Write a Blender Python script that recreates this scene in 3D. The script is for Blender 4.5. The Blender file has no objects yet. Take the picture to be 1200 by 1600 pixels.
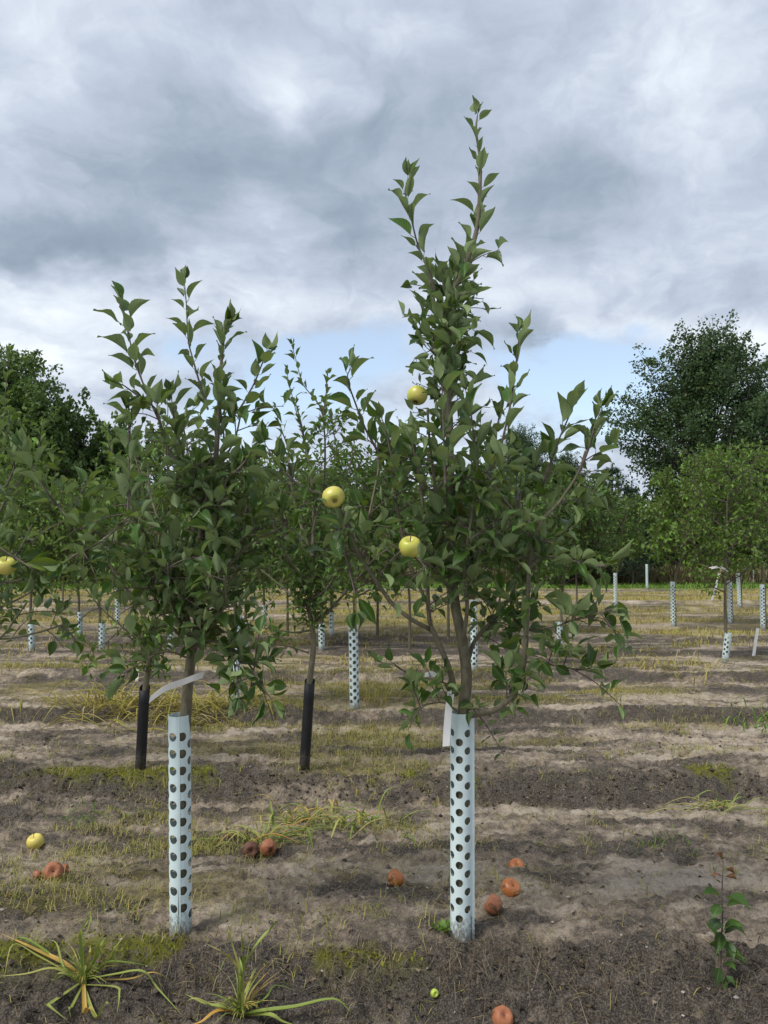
import bpy, bmesh, math, random
import numpy as np
from mathutils import Vector, Matrix

R = math.radians
SC = bpy.context.scene
COL = SC.collection
rng = np.random.default_rng(7)
random.seed(7)

# ------------------------------------------------------------------ camera
CAM_H = 1.45
PITCH = math.atan(50 / 1200.0)
cam = bpy.data.cameras.new('camera')
cam.sensor_fit = 'VERTICAL'
cam.sensor_height = 24.0
cam.lens = 24.0 * 1200 / 1600
cam.clip_start = 0.05
cam.clip_end = 3000
cam_o = bpy.data.objects.new('camera', cam)
cam_o.location = (0, 0, CAM_H)
cam_o.rotation_euler = (R(90) + PITCH, 0, 0)
COL.objects.link(cam_o)
SC.camera = cam_o
SC.view_settings.view_transform = 'Standard'
SC.view_settings.look = 'None'
SC.view_settings.exposure = 0.80
SC.view_settings.gamma = 1.0
SC.view_settings.use_curve_mapping = False
try:
    SC.cycles.max_bounces = 6
    SC.cycles.transparent_max_bounces = 4
    SC.cycles.caustics_reflective = False
    SC.cycles.caustics_refractive = False
except Exception:
    pass


# ------------------------------------------------------------------ node helper
class NT:
    def __init__(self, tree):
        self.t = tree
        self.n = tree.nodes
        self.l = tree.links

    def put(self, sock, v):
        if v is None:
            return
        if isinstance(v, bpy.types.NodeSocket):
            self.l.new(v, sock)
        else:
            sock.default_value = v

    def new(self, kind, **kw):
        nd = self.n.new(kind)
        for k, v in kw.items():
            setattr(nd, k, v)
        return nd

    def m(self, op, a, b=None, c=None, clamp=False):
        nd = self.new('ShaderNodeMath', operation=op, use_clamp=clamp)
        for i, v in enumerate((a, b, c)):
            self.put(nd.inputs[i], v)
        return nd.outputs[0]

    def v(self, op, a, b=None):
        nd = self.new('ShaderNodeVectorMath', operation=op)
        self.put(nd.inputs[0], a)
        if b is not None:
            self.put(nd.inputs[1], b)
        return nd.outputs['Value'] if op in ('DOT_PRODUCT', 'LENGTH') else nd.outputs[0]

    def mix(self, f, a, b):
        nd = self.new('ShaderNodeMix', data_type='RGBA')
        self.put(nd.inputs[0], f)
        for i, v in ((6, a), (7, b)):
            if isinstance(v, tuple) and len(v) == 3:
                v = v + (1.0,)
            self.put(nd.inputs[i], v)
        return nd.outputs[2]

    def noise(self, vec, scale, detail=4, rough=0.5, dist=0.0, dim='3D'):
        nd = self.new('ShaderNodeTexNoise', noise_dimensions=dim)
        self.put(nd.inputs['Vector'], vec)
        nd.inputs['Scale'].default_value = scale
        nd.inputs['Detail'].default_value = detail
        nd.inputs['Roughness'].default_value = rough
        nd.inputs['Distortion'].default_value = dist
        return nd.outputs[0], nd.outputs[1]

    def ramp(self, f, stops, interp='LINEAR'):
        nd = self.new('ShaderNodeValToRGB')
        cr = nd.color_ramp
        cr.interpolation = interp
        while len(cr.elements) < len(stops):
            cr.elements.new(0.5)
        for e, (p, c) in zip(cr.elements, stops):
            e.position = p
            e.color = tuple(c) + (1.0,) if len(c) == 3 else c
        self.put(nd.inputs[0], f)
        return nd.outputs[0]

    def smooth(self, v, a, b, lo=0.0, hi=1.0):
        nd = self.new('ShaderNodeMapRange', interpolation_type='SMOOTHSTEP')
        self.put(nd.inputs[0], v)
        nd.inputs[1].default_value = a
        nd.inputs[2].default_value = b
        nd.inputs[3].default_value = lo
        nd.inputs[4].default_value = hi
        return nd.outputs[0]

    def attr(self, name):
        nd = self.new('ShaderNodeAttribute', attribute_name=name)
        return nd


# ------------------------------------------------------------------ sky
SUN_EL, SUN_AZ = R(52), R(-125)         # azimuth from +Y towards +X
world = bpy.data.worlds.new('World')
SC.world = world
world.use_nodes = True
wt = NT(world.node_tree)
for nd in list(wt.n):
    wt.n.remove(nd)
tc = wt.new('ShaderNodeTexCoord')
D = tc.outputs['Generated']
sep = wt.new('ShaderNodeSeparateXYZ')
wt.put(sep.inputs[0], D)
dx, dy, dz = sep.outputs
sky = wt.new('ShaderNodeTexSky', sky_type='NISHITA')
sky.sun_disc = False
sky.sun_elevation = SUN_EL
sky.sun_rotation = SUN_AZ
sky.altitude = 50
sky.air_density = 1.0
sky.dust_density = 0.6
sky.ozone_density = 1.0
zc = wt.m('ADD', wt.m('MAXIMUM', dz, 0.0), 0.42)
cmb = wt.new('ShaderNodeCombineXYZ')
wt.put(cmb.inputs[0], wt.m('DIVIDE', dx, zc))
wt.put(cmb.inputs[1], wt.m('DIVIDE', dy, zc))
P = cmb.outputs[0]
az = wt.m('ARCTAN2', dx, dy)
el = wt.m('ARCSINE', dz)
w1 = wt.noise(P, 2.4, 4, 0.55)[1]
w2 = wt.noise(P, 9.0, 4, 0.6)[1]
warp = wt.v('ADD', wt.v('MULTIPLY', wt.v('SUBTRACT', w1, (0.5, 0.5, 0.5)), (0.26, 0.16, 0)),
            wt.v('MULTIPLY', wt.v('SUBTRACT', w2, (0.5, 0.5, 0.5)), (0.10, 0.06, 0)))
cae = wt.new('ShaderNodeCombineXYZ')
wt.put(cae.inputs[0], az)
wt.put(cae.inputs[1], el)
AE = wt.v('ADD', cae.outputs[0], warp)


def blob_sum(blobs):
    tot = None
    for (px, py, rx, ry, amp) in blobs:
        u = (px - 600) / 1200.0
        a = math.atan(u)
        e = math.atan((850 - py) / 1200.0 / math.sqrt(1 + u * u))
        d = wt.v('MULTIPLY', wt.v('SUBTRACT', AE, (a, e, 0)), (1200.0 / rx, 1200.0 / ry, 0))
        q = wt.v('DOT_PRODUCT', d, d)
        g = wt.m('POWER', 2.71828, wt.m('MULTIPLY', q, -1.0))
        tot = wt.m('MULTIPLY', g, amp) if tot is None else wt.m('MULTIPLY_ADD', g, amp, tot)
    return tot


shade = blob_sum([
    (320, 270, 190, 75, -0.95), (560, 240, 170, 75, -0.85), (880, 250, 85, 85, -0.95), (110, 385, 105, 42, -1.5),
    (560, 70, 230, 70, -0.45), (800, 515, 75, 40, -0.75), (640, 330, 150, 50, -0.55), (330, 40, 90, 50, -0.35),
    (1060, 420, 150, 60, -0.35), (250, 590, 90, 40, -0.35), (720, 120, 80, 80, -0.25), (200, 350, 70, 35, -0.4),
    (430, 175, 50, 90, 0.75), (535, 165, 35, 30, 0.5), (1050, 60, 150, 60, 0.55), (1165, 120, 70, 60, 0.55),
    (60, 450, 140, 40, 0.75), (230, 430, 120, 30, 0.45), (880, 440, 130, 55, 0.65), (430, 420, 160, 50, 0.35),
    (1180, 520, 80, 35, 0.8), (30, 100, 80, 60, 0.35), (100, 540, 130, 60, 0.45), (990, 505, 120, 22, 0.6),
    (620, 470, 200, 30, 0.35), (1130, 340, 90, 30, 0.25)])
gap = blob_sum([(545, 545, 115, 48, 1.05), (945, 568, 150, 50, 1.35), (430, 610, 140, 75, 0.9), (860, 640, 90, 60, 0.6),
                (280, 520, 90, 30, 0.45), (620, 720, 300, 60, 0.35), (500, 610, 170, 60, 0.35), (910, 620, 140, 50, 0.5)])
n_big = wt.noise(P, 1.7, 8, 0.56, 0.35)[0]
n_med = wt.noise(wt.v('ADD', P, warp), 4.6, 9, 0.60, 0.25)[0]
n_off = wt.noise(wt.v('ADD', wt.v('ADD', P, warp), (-0.035, 0.06, 0.0)), 4.6, 9, 0.60, 0.25)[0]
relief = wt.m('SUBTRACT', n_med, n_off)
b = wt.m('MULTIPLY_ADD', shade, 0.26, 0.497)
b = wt.m('MULTIPLY_ADD', wt.m('SUBTRACT', n_big, 0.5), 0.55, b)
b = wt.m('MULTIPLY_ADD', wt.m('SUBTRACT', n_med, 0.5), 0.37, b)
b = wt.m('MULTIPLY_ADD', relief, 0.47, b)
cloud = wt.ramp(b, [(0.0, (0.170, 0.220, 0.285)), (0.25, (0.245, 0.298, 0.372)), (0.47, (0.370, 0.417, 0.508)),
                    (0.68, (0.540, 0.590, 0.660)), (0.86, (0.72, 0.76, 0.80)), (1.0, (0.86, 0.88, 0.90))])
gapn = wt.m('MULTIPLY_ADD', wt.m('SUBTRACT', n_med, 0.5), 1.5, gap)
gmask = wt.smooth(gapn, 0.20, 0.95)
low = wt.smooth(el, 0.0, 0.16, 0.35, 0.0)
cl10 = wt.mix(1.0, cloud, cloud)
vm = wt.v('MULTIPLY', cl10, (8.7, 8.7, 8.6))
skyc = wt.v('ADD', wt.v('MULTIPLY', sky.outputs[0], (1.0, 1.0, 1.0)), (0.5, 0.5, 0.4))
veil = wt.mix(0.16, skyc, (6.0, 6.5, 7.0))
outc = wt.mix(gmask, vm, veil)
outc = wt.mix(low, outc, (5.6, 6.1, 6.7))
bg = wt.new('ShaderNodeBackground')
bg.inputs['Strength'].default_value = 0.1
wt.put(bg.inputs['Color'], outc)
wo = wt.new('ShaderNodeOutputWorld')
wt.put(wo.inputs[0], bg.outputs[0])
world.cycles.sampling_method = 'MANUAL'
world.cycles.sample_map_resolution = 512

# ------------------------------------------------------------------ sun behind thin cloud
sun = bpy.data.lights.new('sun', 'SUN')
sun.energy = 2.0
sun.angle = R(22)
sun.color = (1.0, 0.965, 0.91)
sun_o = bpy.data.objects.new('sun', sun)
sdir = Vector((math.sin(SUN_AZ) * math.cos(SUN_EL), math.cos(SUN_AZ) * math.cos(SUN_EL), math.sin(SUN_EL)))
# the lamp points from the brightest part of the cloud deck down to the field
sun_o.rotation_euler = (-sdir).to_track_quat('-Z', 'Y').to_euler()
COL.objects.link(sun_o)


# ------------------------------------------------------------------ geometry helpers
def at(px, py, Y):
    """the point at depth Y that the photograph shows at pixel (px, py)"""
    a, c = (px - 600) / 1200.0, (800 - py) / 1200.0
    d = np.array([a, math.cos(PITCH) - c * math.sin(PITCH), math.sin(PITCH) + c * math.cos(PITCH)])
    return np.array([0, 0, CAM_H]) + d * (Y / d[1])


def vnoise(x, y, seed=0):
    x = np.asarray(x, float)
    y = np.asarray(y, float)
    xi = np.floor(x).astype(np.int64)
    yi = np.floor(y).astype(np.int64)
    xf, yf = x - xi, y - yi

    def h(a, c):
        n = (a * 374761393 + c * 668265263 + seed * 1442695041) & 0x7fffffff
        n = ((n ^ (n >> 13)) * 1274126177) & 0x7fffffff
        n = ((n ^ (n >> 15)) * 69069 + 12345) & 0x7fffffff
        n = n ^ (n >> 11)
        return (n & 0xffff) / 32767.5 - 1.0
    u = xf * xf * xf * (xf * (xf * 6 - 15) + 10)
    w = yf * yf * yf * (yf * (yf * 6 - 15) + 10)
    a0 = h(xi, yi) * (1 - u) + h(xi + 1, yi) * u
    a1 = h(xi, yi + 1) * (1 - u) + h(xi + 1, yi + 1) * u
    return a0 * (1 - w) + a1 * w


def fbm(x, y, octv=4, seed=0, gain=0.5):
    t, a, s = 0.0, 1.0, 0.0
    for k in range(octv):
        t = t + a * vnoise(x * 2 ** k + 17.3 * k, y * 2 ** k - 9.1 * k, seed + k)
        s += a
        a *= gain
    return t / s


def sstep(a, b_, v):
    t = np.clip((v - a) / (b_ - a), 0, 1)
    return t * t * (3 - 2 * t)


def np_mesh(name, V, F, mat=None, smooth=True, attrs=None, uv=None):
    """F: (n,k) array of equal sided faces or list of such arrays"""
    Fs = F if isinstance(F, list) else [F]
    me = bpy.data.meshes.new(name)
    V = np.asarray(V, np.float32)
    me.vertices.add(len(V))
    me.vertices.foreach_set('co', V.ravel())
    loops = np.concatenate([np.asarray(f, np.int32).ravel() for f in Fs])
    counts = np.concatenate([np.full(len(f), np.asarray(f).shape[1], np.int32) for f in Fs])
    starts = np.concatenate([[0], np.cumsum(counts)[:-1]]).astype(np.int32)
    me.loops.add(len(loops))
    me.loops.foreach_set('vertex_index', loops)
    me.polygons.add(len(counts))
    me.polygons.foreach_set('loop_start', starts)
    me.polygons.foreach_set('loop_total', counts)
    me.polygons.foreach_set('use_smooth', np.full(len(counts), bool(smooth)))
    me.update(calc_edges=True)
    if attrs:
        for k, a in attrs.items():
            at_ = me.attributes.new(k, 'FLOAT', 'POINT')
            at_.data.foreach_set('value', np.asarray(a, np.float32))
    if uv is not None:
        ul = me.uv_layers.new(name='UVMap')
        ul.data.foreach_set('uv', np.asarray(uv, np.float32)[loops].ravel())
    if mat is not None:
        me.materials.append(mat)
    return me


def link(name, data, parent=None, loc=None, mw=None):
    o = bpy.data.objects.new(name, data)
    COL.objects.link(o)
    if parent is not None:
        o.parent = parent
    if loc is not None:
        o.location = tuple(loc)
    if mw is not None:
        o.matrix_basis = mw
    return o


def tag(o, label=None, cat=None, group=None, kind=None):
    if label:
        o['label'] = label
    if cat:
        o['category'] = cat
    if group:
        o['group'] = group
    if kind:
        o['kind'] = kind
    return o


def catmull(P_, n=6):
    P_ = np.asarray(P_, float)
    if len(P_) < 3:
        t = np.linspace(0, 1, n + 1)[:, None]
        return P_[0] * (1 - t) + P_[-1] * t
    Q = np.vstack([2 * P_[0] - P_[1], P_, 2 * P_[-1] - P_[-2]])
    out = []
    for i in range(1, len(Q) - 2):
        p0, p1, p2, p3 = Q[i - 1], Q[i], Q[i + 1], Q[i + 2]
        for k in range(n):
            t = k / n
            out.append(0.5 * ((2 * p1) + (-p0 + p2) * t + (2 * p0 - 5 * p1 + 4 * p2 - p3) * t * t + (-p0 + 3 * p1 - 3 * p2 + p3) * t ** 3))
    out.append(Q[-2])
    return np.array(out)


def nrm(v):
    v = np.asarray(v, float)
    return v / (np.linalg.norm(v) + 1e-12)


def tube(P_, r, sides=7):
    """tube arrays along a polyline with radii r, closed at the end"""
    P_ = np.asarray(P_, float)
    n = len(P_)
    r = np.broadcast_to(np.asarray(r, float), (n,))
    T = np.gradient(P_, axis=0)
    T /= np.linalg.norm(T, axis=1)[:, None] + 1e-12
    ref = np.array([0.13, 0.97, 0.21])
    A = np.cross(T, ref)
    A /= np.linalg.norm(A, axis=1)[:, None] + 1e-12
    B = np.cross(T, A)
    th = np.arange(sides) * 2 * math.pi / sides
    ring = A[:, None, :] * np.cos(th)[None, :, None] + B[:, None, :] * np.sin(th)[None, :, None]
    V = (P_[:, None, :] + ring * r[:, None, None]).reshape(-1, 3)
    i = np.arange(n - 1)[:, None] * sides
    j = np.arange(sides)[None, :]
    j2 = (j + 1) % sides
    F = np.stack([i + j, i + j2, i + sides + j2, i + sides + j], -1).reshape(-1, 4)
    V = np.vstack([V, P_[-1] + T[-1] * r[-1]])
    k = (n - 1) * sides
    cap = np.stack([k + np.arange(sides), k + (np.arange(sides) + 1) % sides, np.full(sides, len(V) - 1)], -1)
    return V, F, cap


class Soup:
    def __init__(self):
        self.V, self.Q, self.T, self.n, self.A = [], [], [], 0, []

    def add(self, V, Q=None, T=None, a=0.0):
        if Q is not None and len(Q):
            self.Q.append(np.asarray(Q) + self.n)
        if T is not None and len(T):
            self.T.append(np.asarray(T) + self.n)
        self.V.append(V)
        self.A.append(np.broadcast_to(np.asarray(a, float), (len(V),)))
        self.n += len(V)

    def tube(self, P_, r, sides=6, a=0.0):
        V, Q, T = tube(P_, r, sides)
        self.add(V, Q, T, a)

    def mesh(self, name, mat, smooth=True, attr='tint'):
        fs = []
        if self.Q:
            fs.append(np.concatenate(self.Q))
        if self.T:
            fs.append(np.concatenate(self.T))
        return np_mesh(name, np.concatenate(self.V), fs, mat, smooth, {attr: np.concatenate(self.A)})


# ------------------------------------------------------------------ materials
def material(name):
    m_ = bpy.data.materials.new(name)
    m_.use_nodes = True
    t = NT(m_.node_tree)
    for nd in list(t.n):
        t.n.remove(nd)
    out = t.new('ShaderNodeOutputMaterial')
    p = t.new('ShaderNodeBsdfPrincipled')
    t.put(out.inputs[0], p.outputs[0])
    return m_, t, p, out


def leaf_material(name, top, under, yellow=(0.16, 0.17, 0.03), rough=0.45, trans=0.22, veins=True, var=0.35):
    m_, t, p, out = material(name)
    geo = t.new('ShaderNodeNewGeometry')
    oi = t.new('ShaderNodeObjectInfo')
    ti = t.attr('tint').outputs['Fac']
    val = t.m('FRACT', t.m('ADD', ti, oi.outputs['Random']))
    topc = t.mix(val, tuple(c * (1 - var) for c in top), tuple(c * (1 + var) for c in top))
    topc = t.mix(t.smooth(val, 0.9, 1.0, 0, 0.55), topc, yellow)
    undc = t.mix(val, tuple(c * (1 - var * .5) for c in under), tuple(c * (1 + var * .5) for c in under))
    c = t.mix(geo.outputs['Backfacing'], topc, undc)
    if veins:
        uv = t.new('ShaderNodeUVMap')
        s = t.new('ShaderNodeSeparateXYZ')
        t.put(s.inputs[0], uv.outputs[0])
        u = t.m('ABSOLUTE', t.m('SUBTRACT', s.outputs[0], 0.5))
        wv = t.m('SINE', t.m('MULTIPLY', t.m('SUBTRACT', s.outputs[1], t.m('MULTIPLY', u, 0.55)), 58.0))
        side = t.smooth(wv, 0.80, 1.0)
        mid = t.smooth(u, 0.05, 0.015)
        ve = t.m('MAXIMUM', t.m('MULTIPLY', side, 0.35), mid)
        c = t.mix(t.m('MULTIPLY', ve, 0.40), c, (0.20, 0.23, 0.11))
        bump = t.new('ShaderNodeBump')
        bump.inputs['Strength'].default_value = 0.18
        bump.inputs['Distance'].default_value = 0.002
        t.put(bump.inputs['Height'], t.m('MULTIPLY', t.m('ADD', wv, t.noise(uv.outputs[0], 9, 3)[0]), -1.0))
        t.put(p.inputs['Normal'], bump.outputs[0])
    nz = t.noise(t.new('ShaderNodeTexCoord').outputs['Object'], 35.0, 3)[0]
    c = t.mix(t.smooth(nz, 0.35, 0.75, 0, 0.22), c, tuple(x * 0.6 for x in top))
    if veins:
        mo = t.new('ShaderNodeCombineXYZ')
        t.put(mo.inputs[0], t.m('MULTIPLY', oi.outputs['Random'], 37.0))
        sp = t.noise(t.v('ADD', t.new('ShaderNodeTexCoord').outputs['Object'], mo.outputs[0]), 6.5, 3, 0.6)[0]
        c = t.mix(t.smooth(sp, 0.665, 0.69, 0, 0.8), c, (0.115, 0.070, 0.030))
        c = t.mix(t.smooth(sp, 0.36, 0.24, 0, 0.35), c, yellow)
    t.put(p.inputs['Base Color'], c)
    t.put(p.inputs['Roughness'], t.mix(geo.outputs['Backfacing'], (rough,) * 3, (0.8,) * 3))
    p.inputs['Specular IOR Level'].default_value = 0.32
    tr = t.new('ShaderNodeBsdfTranslucent')
    t.put(tr.inputs[0], t.mix(0.6, c, (0.22, 0.32, 0.02)))
    mx = t.new('ShaderNodeMixShader')
    mx.inputs[0].default_value = trans
    t.put(mx.inputs[1], p.outputs[0])
    t.put(mx.inputs[2], tr.outputs[0])
    t.put(out.inputs[0], mx.outputs[0])
    return m_


M_LEAF = leaf_material('apple_leaf', (0.043, 0.100, 0.017), (0.190, 0.250, 0.108), rough=0.38, trans=0.24, var=0.5)
M_LEAF2 = leaf_material('orchard_leaf', (0.066, 0.142, 0.020), (0.125, 0.185, 0.060), var=0.55, trans=0.24)
M_LEAF3 = leaf_material('bright_leaf', (0.098, 0.190, 0.022), (0.150, 0.215, 0.060), var=0.5, trans=0.26)
M_FAR = leaf_material('broadleaf', (0.034, 0.068, 0.022), (0.052, 0.090, 0.038), veins=False, trans=0.15, var=0.45, rough=0.5)
M_FAR2 = leaf_material('hedge_leaf', (0.072, 0.130, 0.028), (0.100, 0.155, 0.052), veins=False, trans=0.2, var=0.45, rough=0.5)
M_NEEDLE = leaf_material('needle', (0.030, 0.058, 0.032), (0.036, 0.062, 0.040), veins=False, trans=0.05, var=0.3)
M_DRYLEAF = leaf_material('withered_leaf', (0.16, 0.065, 0.030), (0.20, 0.12, 0.055), yellow=(0.25, 0.12, 0.03), trans=0.1)


def bark_material(name, c1, c2, scale=60, bump_s=0.5):
    m_, t, p, out = material(name)
    co = t.new('ShaderNodeTexCoord').outputs['Object']
    mp = t.new('ShaderNodeMapping')
    mp.inputs['Scale'].default_value = (1, 1, 0.45)
    t.put(mp.inputs[0], co)
    n1 = t.noise(mp.outputs[0], scale, 6, 0.65)[0]
    n2 = t.noise(co, scale * 0.25, 4, 0.6)[0]
    c = t.mix(t.smooth(n1, 0.3, 0.7), c1, c2)
    c = t.mix(t.smooth(n2, 0.55, 0.72, 0, 0.6), c, (0.115, 0.125, 0.06))
    c = t.mix(t.smooth(n1, 0.66, 0.72, 0, 0.6), c, tuple(x * 0.35 for x in c1))
    t.put(p.inputs['Base Color'], c)
    p.inputs['Roughness'].default_value = 0.85
    bp = t.new('ShaderNodeBump')
    bp.inputs['Strength'].default_value = bump_s
    bp.inputs['Distance'].default_value = 0.004
    t.put(bp.inputs['Height'], n1)
    t.put(p.inputs['Normal'], bp.outputs[0])
    return m_


M_BARK = bark_material('bark', (0.095, 0.080, 0.050), (0.165, 0.150, 0.095))
M_SHOOT = bark_material('young_shoot', (0.070, 0.045, 0.042), (0.135, 0.095, 0.090), 90, 0.2)
M_BARKD = bark_material('dark_bark', (0.050, 0.043, 0.035), (0.090, 0.080, 0.066), 12)


def plain_material(name, col, rough=0.6, var=0.12, scale=30.0, bump_s=0.1, dirt=None, spec=0.5):
    m_, t, p, out = material(name)
    co = t.new('ShaderNodeTexCoord').outputs['Object']
    n1 = t.noise(co, scale, 5, 0.6)[0]
    c = t.mix(n1, tuple(x * (1 - var) for x in col), tuple(min(1, x * (1 + var)) for x in col))
    if dirt:
        s = t.new('ShaderNodeSeparateXYZ')
        t.put(s.inputs[0], co)
        z0, z1, dc = dirt
        n2 = t.noise(co, scale * 2.5, 4, 0.75)[0]
        lvl = t.smooth(s.outputs[2], z1, z0)
        mp = t.new('ShaderNodeMapping')
        mp.inputs['Scale'].default_value = (1, 1, 0.25)
        t.put(mp.inputs[0], co)
        n3 = t.noise(mp.outputs[0], 190, 3, 0.7)[0]
        msk = t.m('MAXIMUM', t.smooth(t.m('MULTIPLY_ADD', lvl, 0.42, n3), 0.80, 0.92, 0, 0.85),
                  t.m('MULTIPLY', t.smooth(t.m('MULTIPLY_ADD', lvl, 0.5, n2), 0.75, 1.05), 0.75))
        big = t.noise(co, 14.0, 3)[0]
        msk = t.m('MAXIMUM', msk, t.smooth(big, 0.5, 0.8, 0, 0.16))
        c = t.mix(msk, c, dc)
    t.put(p.inputs['Base Color'], c)
    p.inputs['Roughness'].default_value = rough
    p.inputs['Specular IOR Level'].default_value = spec
    bp = t.new('ShaderNodeBump')
    bp.inputs['Strength'].default_value = bump_s
    bp.inputs['Distance'].default_value = 0.003
    t.put(bp.inputs['Height'], n1)
    t.put(p.inputs['Normal'], bp.outputs[0])
    return m_


M_GUARD = plain_material('guard_plastic', (0.58, 0.69, 0.69), 0.5, 0.06, 18, 0.05, dirt=(0.0, 0.24, (0.13, 0.11, 0.085)))
M_BLACK = plain_material('black_plastic', (0.012, 0.012, 0.013), 0.55, 0.3, 30, 0.1, dirt=(0.0, 0.30, (0.075, 0.065, 0.052)), spec=0.3)
M_WHITE = plain_material('white_tag', (0.86, 0.85, 0.82), 0.55, 0.06, 50, 0.05)
M_POST = plain_material('grey_post', (0.36, 0.37, 0.38), 0.6, 0.15, 30, 0.1)
M_DARK = plain_material('dark_calyx', (0.05, 0.035, 0.02), 0.9, 0.3, 90, 0.3)
M_STONE = plain_material('pebble', (0.34, 0.31, 0.28), 0.85, 0.35, 40, 0.3)


def apple_material(name, base, blush, spots, rough=0.4, rot=None):
    m_, t, p, out = material(name)
    co = t.new('ShaderNodeTexCoord').outputs['Object']
    n1 = t.noise(co, 16, 4, 0.6)[0]
    n2 = t.noise(co, 260, 2, 0.5)[0]
    n3 = t.noise(co, 45, 5, 0.65)[0]
    c = t.mix(t.smooth(n1, 0.35, 0.7), base, blush)
    c = t.mix(t.smooth(n2, 0.63, 0.70, 0, 0.65), c, spots)
    c = t.mix(t.smooth(n3, 0.52, 0.75, 0, 0.35), c, spots)
    if rough > 0.37 and rough != 0.4 and not rot and base[0] < 0.45:
        bl = t.noise(co, 23, 5, 0.7, 0.6)[0]
        c = t.mix(t.smooth(bl, 0.54, 0.62, 0, 0.8), c, tuple(x * 0.33 for x in base))
        c = t.mix(t.smooth(bl, 0.36, 0.30, 0, 0.5), c, tuple(min(1, x * 1.35 + 0.03) for x in blush))
    if rot:
        s = t.new('ShaderNodeSeparateXYZ')
        t.put(s.inputs[0], co)
        k = t.m('ADD', t.m('MULTIPLY', s.outputs[2], 9.0), t.m('MULTIPLY', t.m('SUBTRACT', n1, 0.5), 1.4))
        c = t.mix(t.smooth(k, rot[1], rot[1] - 0.12), c, rot[0])
    t.put(p.inputs['Base Color'], c)
    p.inputs['Roughness'].default_value = rough
    bp = t.new('ShaderNodeBump')
    bp.inputs['Strength'].default_value = 0.25
    bp.inputs['Distance'].default_value = 0.003
    t.put(bp.inputs['Height'], n3)
    t.put(p.inputs['Normal'], bp.outputs[0])
    return m_


M_APPLE = apple_material('yellow_apple', (0.44, 0.46, 0.070), (0.60, 0.49, 0.12), (0.26, 0.22, 0.05), 0.37)
M_APPLE_F = apple_material('fallen_yellow_apple', (0.62, 0.50, 0.10), (0.66, 0.56, 0.14), (0.45, 0.33, 0.07), 0.45, rot=((0.13, 0.07, 0.03), -0.17))
M_ROT = apple_material('rotten_apple', (0.40, 0.125, 0.035), (0.52, 0.21, 0.060), (0.20, 0.06, 0.022), 0.38)
M_ROT2 = apple_material('old_rotten_apple', (0.30, 0.100, 0.042), (0.40, 0.17, 0.080), (0.10, 0.042, 0.024), 0.6)
M_ROT3 = apple_material('darkened_rotten_apple', (0.13, 0.055, 0.032), (0.19, 0.08, 0.05), (0.06, 0.03, 0.02), 0.7)
M_GAPPLE = apple_material('green_apple', (0.38, 0.48, 0.06), (0.44, 0.52, 0.10), (0.25, 0.30, 0.05), 0.4)


def grass_material(name, stops, rough=0.6):
    m_, t, p, out = material(name)
    ti = t.attr('tint').outputs['Fac']
    oi = t.new('ShaderNodeObjectInfo')
    val = t.m('FRACT', t.m('ADD', ti, oi.outputs['Random']))
    c = t.ramp(val, stops)
    co = t.new('ShaderNodeTexCoord').outputs['Object']
    n1 = t.noise(co, 40, 3)[0]
    c = t.mix(t.smooth(n1, 0.45, 0.8, 0, 0.25), c, (0.22, 0.15, 0.05))
    t.put(p.inputs['Base Color'], c)
    p.inputs['Roughness'].default_value = rough
    p.inputs['Specular IOR Level'].default_value = 0.3
    tr = t.new('ShaderNodeBsdfTranslucent')
    t.put(tr.inputs[0], c)
    mx = t.new('ShaderNodeMixShader')
    mx.inputs[0].default_value = 0.2
    t.put(mx.inputs[1], p.outputs[0])
    t.put(mx.inputs[2], tr.outputs[0])
    t.put(out.inputs[0], mx.outputs[0])
    return m_


M_GRASS = grass_material('sparse_grass', [(0.0, (0.13, 0.18, 0.03)), (0.35, (0.26, 0.26, 0.05)), (0.6, (0.36, 0.31, 0.09)), (1.0, (0.38, 0.30, 0.15))])
M_BLADE = grass_material('broad_blade', [(0.0, (0.16, 0.25, 0.04)), (0.5, (0.30, 0.34, 0.085)), (0.8, (0.42, 0.37, 0.12)), (1.0, (0.50, 0.28, 0.05))], 0.45)
M_YGRASS = grass_material('yellow_grass', [(0.0, (0.24, 0.25, 0.04)), (0.5, (0.38, 0.33, 0.07)), (1.0, (0.44, 0.34, 0.13))])
M_STRAW = grass_material('straw', [(0.0, (0.16, 0.125, 0.075)), (0.5, (0.24, 0.19, 0.115)), (1.0, (0.31, 0.26, 0.17))], 0.8)
M_THATCH = grass_material('thatch', [(0.0, (0.060, 0.045, 0.030)), (0.5, (0.125, 0.098, 0.066)), (0.85, (0.19, 0.155, 0.10)), (1.0, (0.30, 0.26, 0.19))], 0.9)
M_GREEN = grass_material('green_grass', [(0.0, (0.08, 0.17, 0.025)), (0.5, (0.12, 0.24, 0.03)), (1.0, (0.19, 0.26, 0.05))])
M_MOSS = grass_material('moss', [(0.0, (0.13, 0.15, 0.014)), (0.5, (0.20, 0.21, 0.022)), (1.0, (0.27, 0.25, 0.04))], 0.9)
M_TALL = grass_material('tall_dry_grass', [(0.0, (0.18, 0.145, 0.08)), (0.5, (0.28, 0.225, 0.13)), (1.0, (0.20, 0.19, 0.08))], 0.8)
M_LITTER = grass_material('litter', [(0.0, (0.045, 0.032, 0.022)), (0.4, (0.12, 0.08, 0.05)), (0.8, (0.21, 0.15, 0.10)), (1.0, (0.36, 0.31, 0.25))], 0.8)

# ------------------------------------------------------------------ ground
ROWS = [2.86, 4.97, 6.93, 8.95, 11.0, 12.6, 14.25, 16.3, 18.3, 20.5, 23.0, 25.6]


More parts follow.
